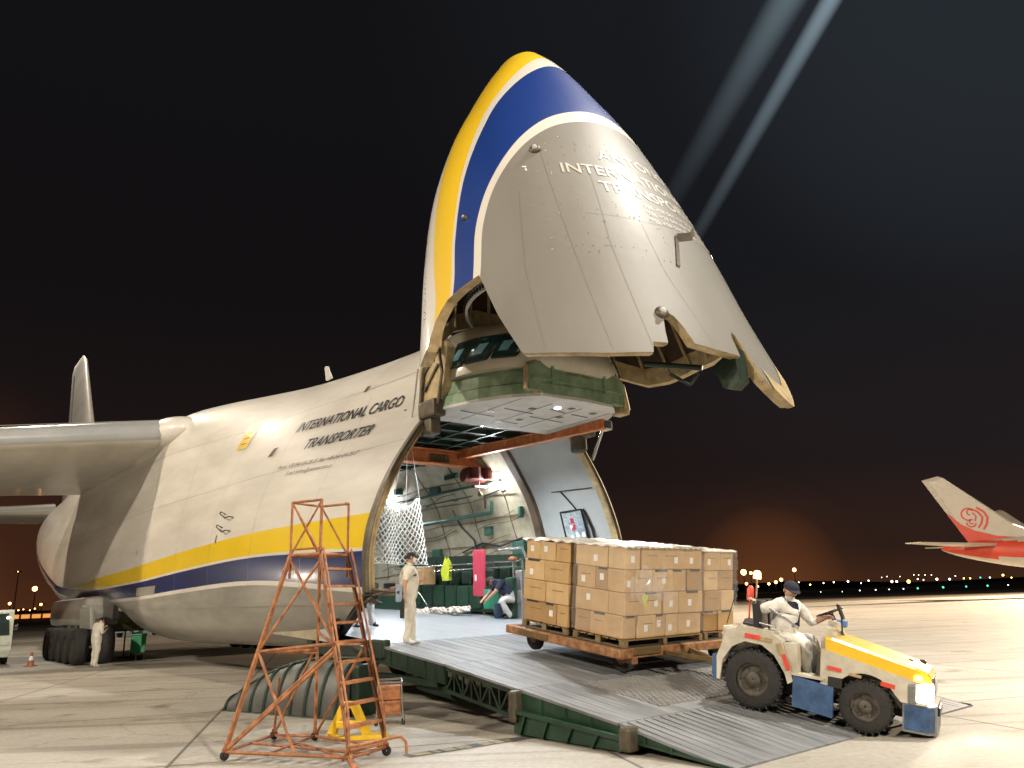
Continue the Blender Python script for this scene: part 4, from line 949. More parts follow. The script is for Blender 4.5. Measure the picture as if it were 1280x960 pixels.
# ------------------------------------------------------------------ helpers for things standing in the aircraft's frame
def frame(o_, x, up_=(0, 0, 1)):
    x = Vector(x).normalized(); y = Vector(up_).cross(x).normalized(); z = x.cross(y)
    m = Matrix((x, y, z)).transposed().to_4x4(); m.translation = Vector(o_); return m
def top(name, mtx, label, cat, group=None, kind=None): return tag(empty(name, mtx), label, cat, group, kind)

# ------------------------------------------------------------------ people
def person(name, mtx, J, label, cloth, skin_arms=False, shoe=None, trousers=None, hairk='short', cap=False, mask=False, chest=None, face=(1, 0, 0), group=None, gloves=False, bulk=1.38):
    """J: joints in local metres: pelvis chest neck head sl el hl sr er hr kl al kr ar; face = looking direction"""
    root = top(name, mtx, label, 'person', group)
    V = []; Ed = []; Rr = []; Tg = []
    def v(p, r, tg, pa=None):
        k_ = bulk if tg in ('top', 'trousers') else 1.08
        V.append(Vector(p)); Rr.append((r[0]*k_, r[1]*k_) if isinstance(r, tuple) else (r*k_, r*k_)); Tg.append(tg)
        if pa is not None: Ed.append((pa, len(V)-1))
        return len(V)-1
    g = {k: Vector(p) for k, p in J.items()}; fd = Vector(face).normalized()
    T = 'trousers'
    pel = v(g['pelvis'], (.155, .125), T); wai = v(g['pelvis'].lerp(g['chest'], .45), (.145, .115), 'top', pel); che = v(g['chest'], (.17, .125), 'top', wai)
    upc = v(g['chest'].lerp(g['neck'], .6), (.13, .10), 'top', che); nk = v(g['neck'], .058, 'skin', upc)
    hd = g['head']; ax_ = (hd-g['neck']).normalized()
    jw = v(g['neck'].lerp(hd, .55)+fd*.012, .066, 'skin', nk); mdl = v(hd+fd*.01, (.088, .092), 'skin', jw); v(hd+ax_*.085-fd*.008, .072, 'skin', mdl)
    sd = {}
    for s in 'lr':
        sh = v(g['s'+s], .068, 'top', upc); um = v(g['s'+s].lerp(g['e'+s], .5), .058, 'top', sh)
        tE = 'skin' if skin_arms else 'top'
        e = v(g['e'+s], .044, tE, um); w_ = v(g['h'+s], .030, 'skin' if not gloves else 'glove', e)
        a_ = (g['h'+s]-g['e'+s]).normalized(); side = a_.cross(fd if abs(a_.dot(fd)) < .9 else Vector((0, 0, 1))).normalized()
        tg = 'skin' if not gloves else 'glove'
        pm = v(g['h'+s]+a_*.05, (.034, .022), tg, w_)
        curl = fd*.02 if abs(a_.dot(fd)) < .8 else Vector((0, 0, -.02))
        for k, (o_, l_) in enumerate(((-.030, .070), (-.010, .080), (.010, .076), (.028, .060))):
            b_ = v(g['h'+s]+a_*.085+side*o_, .010, tg, pm); m_ = v(g['h'+s]+a_*(.085+l_*.5)+side*o_*1.1+curl*.4, .009, tg, b_); v(g['h'+s]+a_*(.085+l_)+side*o_*1.1+curl*1.4, .0075, tg, m_)
        tb = v(g['h'+s]+a_*.04-side*.045, .011, tg, pm); v(g['h'+s]+a_*.085-side*.06+curl*.5, .009, tg, tb)
        hp = g['pelvis'].lerp(g['k'+s], .16); side2 = (g['s'+s]-g['chest']); side2.z = 0; side2 = side2.normalized() if side2.length > .01 else Vector((0, 1, 0))
        hv = v(g['pelvis']+side2*.085+Vector((0, 0, -.07)), .095, T, pel)
        th = v((g['pelvis']+side2*.09).lerp(g['k'+s], .5), .082, T, hv); kn = v(g['k'+s], .062, T, th)
        cf = v(g['k'+s].lerp(g['a'+s], .4), .060, T, kn); an = v(g['a'+s], .044, T, cf)
        fdir = J.get('toe'+s, None); td = Vector(fdir) if fdir is not None else Vector((fd.x, fd.y, 0)).normalized()
        v(g['a'+s]-td*.05+Vector((0, 0, -.045)), .036, 'shoe', an); bl = v(g['a'+s]+td*.09+Vector((0, 0, -.05)), (.042, .032), 'shoe', an); v(g['a'+s]+td*.17+Vector((0, 0, -.055)), (.036, .024), 'shoe', bl)
    me = bpy.data.meshes.new('body'); me.from_pydata([tuple(p) for p in V], Ed, []); ob = bpy.data.objects.new('body', me); COL.objects.link(ob)
    sk = ob.modifiers.new('skin', 'SKIN'); sk.use_smooth_shade = True; sv = me.skin_vertices[0].data
    for i, r in enumerate(Rr): sv[i].radius = r; sv[i].use_root = (i == 0)
    sb = ob.modifiers.new('s', 'SUBSURF'); sb.levels = 3; sb.render_levels = 3
    dg = bpy.context.evaluated_depsgraph_get(); nm = bpy.data.meshes.new_from_object(ob.evaluated_get(dg)); bpy.data.objects.remove(ob)
    mats = [cloth, M['skin'], shoe or M['vinyl'], trousers or cloth, M['vinyl']]; ix = {'top': 0, 'skin': 1, 'shoe': 2, 'trousers': 3, 'glove': 4}
    nm.materials.clear()
    for m_ in mats: nm.materials.append(m_)
    for f in nm.polygons:
        c = f.center; best = 9; bi = 0
        for i, p in enumerate(V):
            d = (p-c).length-Rr[i][0]*.8
            if d < best: best = d; bi = i
        f.material_index = ix[Tg[bi]]; f.use_smooth = True
    from mathutils import noise
    nr_ = [v_.normal.copy() for v_ in nm.vertices]; clothv = set()
    for f in nm.polygons:
        if f.material_index in (0, 3): clothv.update(f.vertices)
    for i in clothv:
        c = nm.vertices[i].co; d_ = noise.noise(Vector((c.x*9, c.y*9, c.z*5)))*.022+noise.noise(Vector((c.x*22+5, c.y*22, c.z*13)))*.010
        nm.vertices[i].co = c+nr_[i]*d_
    nm.name = 'body'; bo = bpy.data.objects.new('body', nm); COL.objects.link(bo); bo.parent = root
    # face, ears, hair or cap
    sdv = ax_.cross(fd).normalized(); hu = ax_; ff = sdv.cross(hu).normalized()
    if ff.dot(fd) < 0: ff = -ff
    H = Matrix((ff, sdv, hu)).transposed().to_4x4(); H.translation = hd
    q = MB(); q.tube((.098, 0, .02), (.120, 0, -.018), .010, 0, 8, .015); q.build('nose', M['skin'], root).matrix_local = H
    q = MB(); 
    for y in (-.034, .034): q.sphere((.088, y, .022), .012, 0, 8)
    q.build('eyes', M['vinyl'], root).matrix_local = H
    q = MB(); q.rbox((.093, 0, -.045), (.012, .05, .010), .004); q.build('mouth', mat('lips', (.32, .11, .09), .5), root).matrix_local = H
    for y in (-.092, .092):
        q = MB(); q.sphere((.0, y, .0), .026, 0, 8, (.7, .4, 1.1)); q.build('ear', M['skin'], root).matrix_local = H
    if mask:
        q = MB(); q.grid([[(.10*math.cos(a_)+.012, .10*math.sin(a_), z) for a_ in [k*.2-1.2 for k in range(13)]] for z in (-.075, -.04, 0.0, .012)]); q.build('face_mask', M['paper'], root).matrix_local = H
    if cap:
        q = MB(); rows_ = []
        for i in range(7):
            a_ = i/6*math.pi/2; rows_.append([(.108*math.cos(a_)*math.cos(t), .102*math.cos(a_)*math.sin(t), .035+.09*math.sin(a_)) for t in [k*math.pi/8 for k in range(16)]])
        q.grid(rows_, closed=True); q.prism([(.09, -.075), (.15, -.065), (.19, -.03), (.19, .03), (.15, .065), (.09, .075)], .035, .045); q.build('cap', M['navy'], root).matrix_local = H
    else:
        q = MB(); rows_ = []
        for i in range(8):
            a_ = i/7*math.pi/2; rows_.append([((.104+.004*math.sin(5*t))*math.cos(a_)*math.cos(t)-.010, .101*math.cos(a_)*math.sin(t), (.030 if math.cos(t) > .2 else -.035)*(1-i/7)+.115*math.sin(a_)) for t in [k*math.pi/9 for k in range(18)]])
        q.grid(rows_, closed=True); q.build('hair', M['hair'], root).matrix_local = H
    return root
def stand(lean=0, hl=(.10, .27, .86), hr=(.10, -.27, .86), el=(-.02, .27, 1.12), er=(-.02, -.27, 1.12), head=(.03, 0, 1.62), stride=.05, chest=(.0, 0, 1.25), neck=(.0, 0, 1.47)):
    return dict(pelvis=(0, 0, .93), chest=chest, neck=neck, head=head, sl=(chest[0], .19, 1.40), sr=(chest[0], -.19, 1.40), el=el, er=er, hl=hl, hr=hr,
                kl=(stride*.6+.02, .10, .50), al=(stride, .11, .085), kr=(-stride*.2+.02, -.10, .50), ar=(-stride, -.11, .085))

# standing worker on the ramp
pp = WF(.45, -2.72, rz(.45)+.003); az = R(8); SC = Matrix.Scale(.92, 4)
person('person', Matrix.Translation(pp) @ Matrix.Rotation(az, 4, 'Z') @ SC, stand(hr=(-.10, -.26, .88), er=(-.08, -.27, 1.13), hl=(.22, .12, 1.18), el=(.02, .26, 1.12), head=(.04, 0, 1.62)),
       'standing worker in cream overalls on the ramp, facing the loaded dolly with one hand raised', M['clothb'], skin_arms=True, shoe=M['paper'], mask=True)
bagm = Matrix.Translation(pp) @ Matrix.Rotation(az, 4, 'Z') @ Matrix.Translation((-.12, -.27, .55))
b_ = top('cloth_bag', bagm, 'dark bag hanging from the hand of the standing worker on the ramp', 'bag')
q = MB(); q.rbox((0, 0, .06), (.08, .05, .34), .02); q.rbox((-.06, .0, .32), (.12, .06, .30), .03, 1); q.build('bag_body', [M['vinyl'], M['bluecase']], b_)
q = MB(); q.path([(0, 0, .2), (.0, 0, .3), (.02, 0, .33)], .008); q.build('handle', M['vinyl'], b_)
# worker half hidden behind the edge of the fuselage
pp = WF(-2.75, -1.95, rz(-2.75)); person('person', Matrix.Translation(pp) @ Matrix.Rotation(R(-20), 4, 'Z'), stand(stride=.16),
       'worker in white trousers and dark shoes, partly hidden by the fuselage edge', M['cloth'], shoe=M['vinyl'])
# worker by the landing gear
pp = ground_at(117, 834); J = stand(head=(.13, .0, 1.53), neck=(.06, 0, 1.44), chest=(.02, 0, 1.24), hr=(.22, -.12, 1.20), er=(.02, -.30, 1.10), hl=(.24, .10, 1.28), el=(.06, .28, 1.12), stride=.02)
person('person', Matrix.Translation(pp) @ Matrix.Rotation(R(55), 4, 'Z'), J, 'worker in a belted cream coverall beside the main wheels of the cargo plane, head bowed', M['clothb'], shoe=M['paper'], face=(.9, 0, -.35))
# crouching worker inside the hold
pp = fpt(636, 764, 2.15); pw = WF(pp.x, 2.15, rz(pp.x))
J = dict(pelvis=(-.1, 0, .55), chest=(.16, 0, .80), neck=(.34, 0, .90), head=(.45, 0, .93), sl=(.22, .19, .88), sr=(.22, -.19, .88), el=(.38, .24, .66), er=(.40, -.26, .66), hl=(.55, .14, .50), hr=(.58, -.16, .52), kl=(.22, .14, .42), al=(.02, .14, .085), kr=(.2, -.14, .40), ar=(-.06, -.14, .085))
person('person', Matrix.Translation(pw) @ Matrix.Rotation(R(195), 4, 'Z'), J, 'worker in dark clothes crouching inside the hold beside the carton load', M['navy'], skin_arms=True, trousers=M['cloth'], face=(.7, 0, -.6))

# ------------------------------------------------------------------ tractor
def FV(v): return FM @ Vector(v)
rc, fc = FV((6.37, -1.13, .262)), FV((7.60, -.66, .034))
TM = frame(rc, fc-rc); TM.translation = TM @ Vector((0, .52, 0))
tr = top('tow_tractor', TM, 'cream baggage tractor with yellow hood and blue side panels driving down the ramp, headlamp lit', 'tow tractor')
WB = (fc-rc).length
def T(mb, name, m, parent=tr, fix=False): return mb.build(name, m, parent, fix)
hw_ = .56
def tyre(x, y, r, w):
    q = MB(); q.lathe([(r*.56, -w/2), (r*.84, -w/2), (r*.96, -w*.40), (r, -w*.2), (r, w*.2), (r*.96, w*.40), (r*.84, w/2), (r*.56, w/2)], (x, y, r), 'Y', 32)
    for k in range(26):
        t = 2*math.pi*k/26
        for sy in (-1, 1): q.rbox((x+r*.988*math.cos(t+.06*sy), y+sy*w*.25, r+r*.985*math.sin(t+.06*sy)), (.040, w*.42, .014), .004, rot=(0, -t, 0))
    wl = T(q, 'wheel', M['tyre']); q = MB(); q.lathe([(.01, -w*.28), (r*.22, -w*.32), (r*.26, -w*.22), (r*.48, -w*.14), (r*.56, -w*.42), (r*.56, w*.42), (r*.48, w*.14), (.01, w*.2)], (x, y, r), 'Y', 24)
    for k in range(6): t = k*math.pi/3; q.tube((x+r*.36*math.cos(t), y-w*.24, r+r*.36*math.sin(t)), (x+r*.36*math.cos(t), y-w*.14, r+r*.36*math.sin(t)), .014)
    for k in range(6): t = k*math.pi/3; q.tube((x+r*.36*math.cos(t), y+w*.24, r+r*.36*math.sin(t)), (x+r*.36*math.cos(t), y+w*.14, r+r*.36*math.sin(t)), .014)
    T(q, 'rim', M['rim'], wl)
for y in (-hw_+.06, hw_-.06): tyre(0, y, .37, .25); tyre(WB, y, .305, .22)
# side walls: an outline in x-z with wheel arches
def arch(cx, cz, r, a0, a1, n=12): return [(cx+r*math.cos(R(a0+(a1-a0)*k/n)), cz+r*math.sin(R(a0+(a1-a0)*k/n))) for k in range(n+1)]
for sg in (-1, 1):
    y0, y1 = (sg*hw_-.03, sg*hw_+.03)
    # rear fender
    q = MB(); oa = [(-.47, .30), (-.50, .52), (-.36, .93), (-.22, 1.0), (.22, .98), (.34, .92), (.47, .56), (.50, .44)]; ia = [(.44, .40), (.40, .52), (.26, .72), (.10, .82), (-.12, .83), (-.28, .74), (-.40, .55), (-.42, .30)]
    pts = oa+ia
    m_ = len(oa)
    for a_, b_ in ((0, 1), (1, 2), (2, 3), (3, 4), (4, 5), (5, 6), (6, 7)):
        ii = [m_+7-a_, m_+7-b_]; P4 = [pts[a_], pts[b_], pts[ii[1]], pts[ii[0]]]
        q.prismy(P4, sg*(hw_-.22), sg*(hw_+.06), 0)
    q.prismy([(-.22, .985), (.22, .965), (.22, 1.0), (-.22, 1.02)], sg*.16, sg*(hw_+.05))
    T(q, 'rear_fender', M['cream'], fix=True)
    q = MB(); q.prismy([(-.505, .28), (-.535, .60), (-.48, .62), (-.46, .28)], sg*(hw_-.24), sg*(hw_+.065)); T(q, 'rear_corner', M['tblue'], fix=True)
    q = MB(); q.rbox((-.02, sg*(hw_+.065), .905), (.20, .012, .06), .004, 0, rot=(0, .03, 0)); q.rbox((.41, sg*(hw_+.065), .66), (.055, .012, .20), .004, 0, rot=(0, -.38, 0)); q.rbox((.98, sg*(hw_+.025), .68), (.16, .012, .045), .004, 0, rot=(0, .08, 0)); q.rbox((1.58, sg*(hw_+.01), .60), (.16, .012, .055), .004, 0, rot=(0, .1, 0)); T(q, 'red_reflector', M['redr'])
    q = MB(); q.rbox((.15, sg*(hw_+.065), .895), (.15, .012, .055), .004, 0, rot=(0, .03, 0)); q.rbox((.33, sg*(hw_+.065), .81), (.055, .012, .14), .004, 0, rot=(0, -.38, 0)); q.rbox((1.22, sg*(hw_+.02), .645), (.14, .012, .035), .004, rot=(0, .08, 0)); T(q, 'pale_reflector', M['frame'])
    # blue skirt, step and front wing
    q = MB(); q.prismy([(.50, .15), (.50, .52), (WB-.36, .46), (WB-.36, .10)], sg*(hw_-.04), sg*(hw_+.05)); T(q, 'side_skirt', M['tblue'], fix=True)
    q = MB(); q.prismy([(.46, .53), (.30, .88), (.52, .90), (.56, .55)], sg*(hw_-.26), sg*(hw_+.02)); q.box((.66, sg*(hw_-.1), .535), (.40, .32, .03)); T(q, 'seat_side', M['cream'], fix=True)
    q = MB(); top_ = [(.82, .98), (.90, .98), (1.95, .70)]; ar = arch(WB, .30, .385, 178, 10, 12)
    xs = [.82, .95, WB-.385]+[p[0] for p in ar[1:]]+[1.84]
    def topz(x): return interp(x, [.82, .92, 2.0], [.90, .88, .675])
    def botz(x):
        if x <= WB-.384: return .47
        if x < WB+.38: return .30+math.sqrt(max(0, .385**2-(x-WB)**2))
        return .44
    xs = sorted(set([.82, .92, 1.0, WB-.386]+[WB-.385+.77*k/14 for k in range(15)]+[WB+.40, 1.90, 2.0]))
    for a_, b_ in zip(xs[:-1], xs[1:]): q.prismy([(a_, botz(a_)), (b_, botz(b_)), (b_, topz(b_)), (a_, topz(a_))], sg*(hw_-.05), sg*(hw_+.015))
    T(q, 'front_wing', M['cream'], fix=True)
    q = MB(); q.box((.99, sg*(hw_+.012), .52), (.16, .02, .12)); T(q, 'step_opening', M['dark'])
    # headlamp
    for_y = sg*(hw_-.13)
    q = MB(); q.rbox((1.95, sg*(hw_-.145), .57), (.21, .34, .23), .05); hl_ = T(q, 'headlamp', E_head if sg < 0 else M['panelw'])
    q = MB(); q.rbox((1.84, sg*(hw_-.135), .55), (.10, .33, .24), .03); T(q, 'lamp_housing', M['tgrey'], hl_)
    q = MB(); q.rbox((1.90, sg*(hw_-.08), .735), (.09, .12, .06), .02); T(q, 'indicator', E_head2 if sg < 0 else M['orange'])
lf = bpy.data.lights.new('headlamp_beam', 'SPOT'); lf.energy = 22; lf.spot_size = R(95); lf.spot_blend = .6; lf.color = (1, .9, .74); lf.shadow_soft_size = .08
lo = bpy.data.objects.new('headlamp_beam', lf); COL.objects.link(lo); lo.parent = tr; lo.location = (2.08, -.43, .54); lo.rotation_euler = (R(90-14), 0, R(-90-8))
# hood
q = MB()
def hood_row(x, z, w, e): return [(x, -w, z-.21+e), (x, -w, z-.03), (x, -w+.05, z), (x, w-.05, z), (x, w, z-.03), (x, w, z-.21+e)]
q.grid([hood_row(.86, 1.05, .545, 0), hood_row(.93, 1.045, .55, 0), hood_row(1.35, .96, .545, .0), hood_row(1.86, .855, .52, .03), hood_row(2.00, .81, .49, .06), hood_row(2.035, .74, .47, .09)], smooth=False)
q.add([hood_row(.86, 1.05, .545, 0)[k] for k in range(6)], [list(range(6))]); hood = T(q, 'hood', M['tyel'])
q = MB(); q.rbox((1.02, -.05, 1.018), (.24, .12, .006), .002, rot=(0, .20, .3)); q.rbox((1.07, .0, 1.012), (.06, .26, .006), .002, rot=(0, .20, .3)); T(q, 'blue_mark', mat('mark_blue', (.05, .42, .5), .5), hood)
q = MB(); vs, fs = textpolys('A 76', .13, 0, .004); mm = Matrix.Translation((1.36, .16, .951)) @ Matrix.Rotation(.22, 4, 'Y') @ Matrix.Rotation(-math.pi/2, 4, 'Z'); q.add(vs, fs, mtx=mm); T(q, 'hood_number', M['inkb'], hood)
q = MB(); q.rbox((1.78, .05, .872), (.05, .04, .03), .01); q.rbox((1.90, .36, .85), (.08, .08, .05), .02); T(q, 'hood_catch', M['vinyl'], hood)
# grille and nose
q = MB(); q.rbox((1.99, 0, .60), (.06, .60, .28), .02); q.box((1.92, 0, .58), (.12, .5, .2)); q.box((1.3, 0, .60), (1.1, .9, .50)); T(q, 'engine_box', M['rim'])
q = MB()
for k in range(7): q.rbox((2.03, -.24+k*.08, .62), (.02, .045, .22), .006)
T(q, 'grille', M['vinyl'])
q = MB(); q.prism([(1.74, -hw_-.01), (2.02, -hw_+.02), (2.09, -.42), (2.10, .42), (2.02, hw_-.02), (1.74, hw_+.01)], .12, .44, 0); T(q, 'front_bumper', M['tgrey'])
for sg in (-1, 1):
    q = MB(); q.prism([(1.76, sg*(hw_+.015)), (2.025, sg*(hw_-.012)), (2.075, sg*.455), (2.07, sg*.46), (2.01, sg*(hw_-.03)), (1.76, sg*(hw_))], .15, .42); T(q, 'bumper_panel', M['tblue'], fix=True)
q = MB(); q.rbox((2.105, 0, .36), (.03, .5, .10), .01); T(q, 'bumper_slot', M['vinyl'])
# chassis, floor, rear deck, seats, controls
q = MB(); q.box((.75, 0, .34), (2.2, .78, .18)); q.box((.62, 0, .50), (.6, 1.0, .04)); q.tube((0, -.5, .37), (0, .5, .37), .05); q.tube((WB, -.5, .3), (WB, .5, .3), .05); T(q, 'chassis', M['dark'])
q = MB(); q.rbox((-.22, 0, .80), (.56, .72, .34), .05); T(q, 'rear_deck', M['cream'])
q = MB(); q.rbox((-.53, 0, .42), (.10, .9, .22), .02); T(q, 'rear_plate', M['tblue'])
q = MB(); q.rbox((-.63, 0, .42), (.14, .14, .10), .02); q.tube((-.66, 0, .34), (-.66, 0, .50), .02); q.path([(-.58, .04, .47), (-.7, .02, .49)], .02); T(q, 'tow_hitch', M['rust'])
q = MB(); q.rbox((.26, 0, .72), (.5, .86, .2), .04); T(q, 'seat_base', M['vinyl'])
for y in (-.24, .24):
    q = MB(); q.rbox((.28, y, .83), (.44, .42, .12), .045); sc_ = T(q, 'seat_cushion', M['vinyl']); 
    q = MB(); q.rbox((-.02, y, 1.12), (.12, .42, .50), .05, rot=(0, -.12, 0)); T(q, 'seat_back', M['vinyl'])
q = MB(); q.path([(.14, -.47, 1.28), (.36, -.47, 1.18), (.52, -.46, 1.08)], .016); q.path([(.02, -.46, 1.08), (.25, -.47, 1.06)], .014); T(q, 'seat_rail', M['chrome'])
q = MB(); q.prismy([(.80, .50), (.80, 1.02), (.84, 1.16), (.92, 1.14), (.95, 1.02), (.92, .5)], -.50, .50); q.rbox((.90, .1, 1.16), (.16, .55, .12), .03); T(q, 'dashboard', M['cream'])
q = MB(); q.tube((.98, .16, 1.0), (.80, .16, 1.30), .028); q.tube((.84, -.3, .5), (.70, -.3, .62), .015); col_ = T(q, 'steering_column', M['vinyl'])
mm = Matrix.Translation((.79, .16, 1.31)) @ Vector((-.5, 0, 1)).to_track_quat('Z', 'Y').to_matrix().to_4x4(); q = MB(); rows_ = []
for i in range(25):
    a_ = 2*math.pi*i/24; rows_.append([Vector(((.17+.014*math.cos(b_))*math.cos(a_), (.17+.014*math.cos(b_))*math.sin(a_), .014*math.sin(b_))) for b_ in [k*math.pi/4 for k in range(8)]])
q.grid([[mm @ p for p in r_] for r_ in rows_], closed=True)
for k in range(3): a_ = k*2.094+.3; q.tube(mm @ Vector((0, 0, -.02)), mm @ Vector((.165*math.cos(a_), .165*math.sin(a_), 0)), .010)
T(q, 'steering_wheel', M['vinyl'])
q = MB(); q.tube((1.02, -.30, 1.10), (1.0, -.30, 1.34), .010); q.rbox((.99, -.30, 1.36), (.03, .15, .20), .02, rot=(0, -.4, 0)); T(q, 'mirror', M['vinyl'])
q = MB(); q.rbox((.98, -.06, 1.20), (.12, .16, .09), .02); T(q, 'dash_box', M['gaugeblue'])
q = MB(); q.tube((-.22, .30, .97), (-.22, .30, 1.62), .014); q.rbox((-.22, .3, 1.2), (.05, .05, .1), .01); bc = T(q, 'beacon_pole', M['chrome'])
q = MB(); q.lathe([(.055, 0), (.058, .02), (.052, .09), (.03, .115), (.0, .12)], (-.22, .30, 1.62), n=14); T(q, 'beacon', emat('beacon_amber', (1, .55, .22), 5), bc)
q = MB(); q.lathe([(.05, 0), (.05, .16), (.02, .2), (.0, .2)], (-.26, .12, 1.32), n=12); q.tube((-.26, .12, .97), (-.26, .12, 1.33), .012); T(q, 'fire_extinguisher', M['redr'])
q = MB(); q.tube((-.42, -.42, 1.0), (-.30, -.44, 1.50), .006); T(q, 'whip_aerial', M['vinyl'])
q = MB(); q.rbox((-.12, -.25, 1.02), (.22, .18, .08), .02); q.rbox((-.2, .0, 1.03), (.16, .2, .10), .03); T(q, 'tool_tray', M['vinyl'])
# driver
J = dict(pelvis=(.36, -.16, 1.05), chest=(.42, -.14, 1.36), neck=(.45, -.13, 1.545), head=(.47, -.17, 1.66), sl=(.50, .05, 1.46), sr=(.36, -.32, 1.46), el=(.70, .12, 1.26), hl=(.84, .06, 1.33), er=(.14, -.42, 1.36), hr=(.03, -.30, 1.44),
         kl=(.76, -.04, 1.05), al=(.80, -.02, .62), kr=(.72, -.30, 1.03), ar=(.74, -.31, .62), toel=(1, 0, 0), toer=(1, 0, 0))
dm = TM @ Matrix.Translation((-.13, .02, -.12))
drv = person('person', dm, J, 'tractor driver in an open white coverall and dark cap, looking down to the side', M['cloth'], cap=True, face=(.55, -.75, -.45), shoe=M['vinyl'])
q = MB(); q.grid([[(.43+.165*math.cos(a_)*(1.0 if z < 1.5 else .7), -.14+.17*math.sin(a_), z) for a_ in [R(-78+13*k) for k in range(7)]] for z in (1.20, 1.32, 1.42, 1.52)]); q.build('dark_shirt', M['navy'], drv)
q = MB(); q.path([(.57, -.20, 1.34), (.56, -.21, 1.50)], .02); q.rbox((.585, -.21, 1.38), (.02, .06, .05), .005, 1); q.build('lanyard', [M['navy'], M['orange']], drv)

# ------------------------------------------------------------------ pallet dolly
sl = math.atan2(.255, 1.82)
DM = FM @ Matrix.Translation((3.05, .06, rz(3.05)+.012)) @ Matrix.Rotation(R(1.5), 4, 'Z') @ Matrix.Rotation(sl, 4, 'Y')
dl = top('cargo_dolly', DM, 'rusty flat dolly on the ramp under the wrapped carton load, hitched to the tractor', 'dolly')
def D(mb, name, m, parent=dl, fix=False): return mb.build(name, m, parent, fix)
q = MB()
for y in (-1.58, 1.58): q.rbox((0, y, .335), (2.66, .10, .13), .015)
for x in (-1.30, 1.30): q.rbox((x, 0, .335), (.10, 3.2, .13), .015)
for x in (-.85, -.4, .05, .5, .92): q.rbox((x, 0, .32), (.08, 3.1, .08), .01)
D(q, 'deck_frame', M['rust'])
q = MB(); 
for i in range(16):
    q.rbox((-1.18+i*.157, 0, .385), (.12, 3.0, .025), .006)
D(q, 'deck_board', M['rim'])
for (x, y, l_) in ((1.365, -1.05, .62), (1.365, 1.25, .5), (-.6, -1.64, .7)):
    q = MB(); 
    if x > 1: q.rbox((x, y, .37), (.03, l_, .11), .01)
    else: q.rbox((x, y, .335), (l_, .02, .10), .01)
    D(q, 'worn_bumper', M['rusty'])
for x in (-1.02, 1.02):
    for y in (-1.2, 1.2):
        q = MB(); q.lathe([(.08, -.06), (.17, -.06), (.195, -.03), (.195, .03), (.17, .06), (.08, .06)], (x, y, .195), 'Y', 22); wl = D(q, 'wheel', M['tyre'])
        q = MB(); q.lathe([(.01, -.05), (.08, -.06), (.08, .06), (.01, .05)], (x, y, .195), 'Y', 14); D(q, 'rim', M['rust'], wl)
        q = MB(); q.bar((x, y-.09, .195), (x, y-.09, .30), .04, .06, upd=(1, 0, 0)); q.bar((x, y+.09, .195), (x, y+.09, .30), .04, .06, upd=(1, 0, 0)); q.box((x, y, .285), (.16, .24, .03)); D(q, 'wheel_fork', M['rust'])
q = MB(); q.tube((1.02, -1.3, .25), (1.02, 1.3, .25), .035); q.rbox((1.22, -1.35, .24), (.34, .12, .10), .02); D(q, 'steering_axle', M['rust'])
hp = DM.inverted() @ (TM @ Vector((-.70, 0, .44)))
q = MB(); q.bar((1.1, .25, .28), hp, .06, .06); q.bar((1.1, -.55, .28), hp+Vector((0, .02, 0)), .06, .06); q.bar((1.35, .05, .28), (1.35, -.40, .28), .05, .05); q.tube(hp, hp+Vector((.10, -.04, 0)), .035); D(q, 'drawbar', M['rusty'])
# pallets
def pallet(x0, x1, y0, y1, label):
    cx, cy = (x0+x1)/2, (y0+y1)/2
    p_ = top('wooden_pallet', DM @ Matrix.Translation((cx, cy, .40)), label, 'pallet', 'wooden pallets under the cartons'); w, d = x1-x0, y1-y0
    q = MB()
    for k in range(7): q.rbox((-w/2+w*(k+.5)/7, 0, .098), (w/7*.75, d, .018), .003)
    q.build('top_board', M['wood'], p_)
    q = MB()
    for yy in (-d/2+.05, 0, d/2-.05):
        for xx in (-w/2+.06, 0, w/2-.06): q.rbox((xx, yy, .05), (.11, .09, .074), .004)
    q.build('block', M['wood'], p_)
    q = MB()
    for yy in (-d/2+.05, 0, d/2-.05): q.rbox((0, yy, .006), (w, .09, .012), .002)
    q.build('bottom_board', M['wood'], p_)
pallet(.10, 1.22, -1.42, .52, 'pale wooden pallet at the near front corner of the dolly')
pallet(-1.16, -.02, -1.42, .52, 'dark wooden pallet at the near rear corner of the dolly')
pallet(.10, 1.18, .62, 1.50, 'wooden pallet at the far front corner of the dolly')
pallet(-1.16, -.02, .62, 1.50, 'wooden pallet at the far rear corner of the dolly')
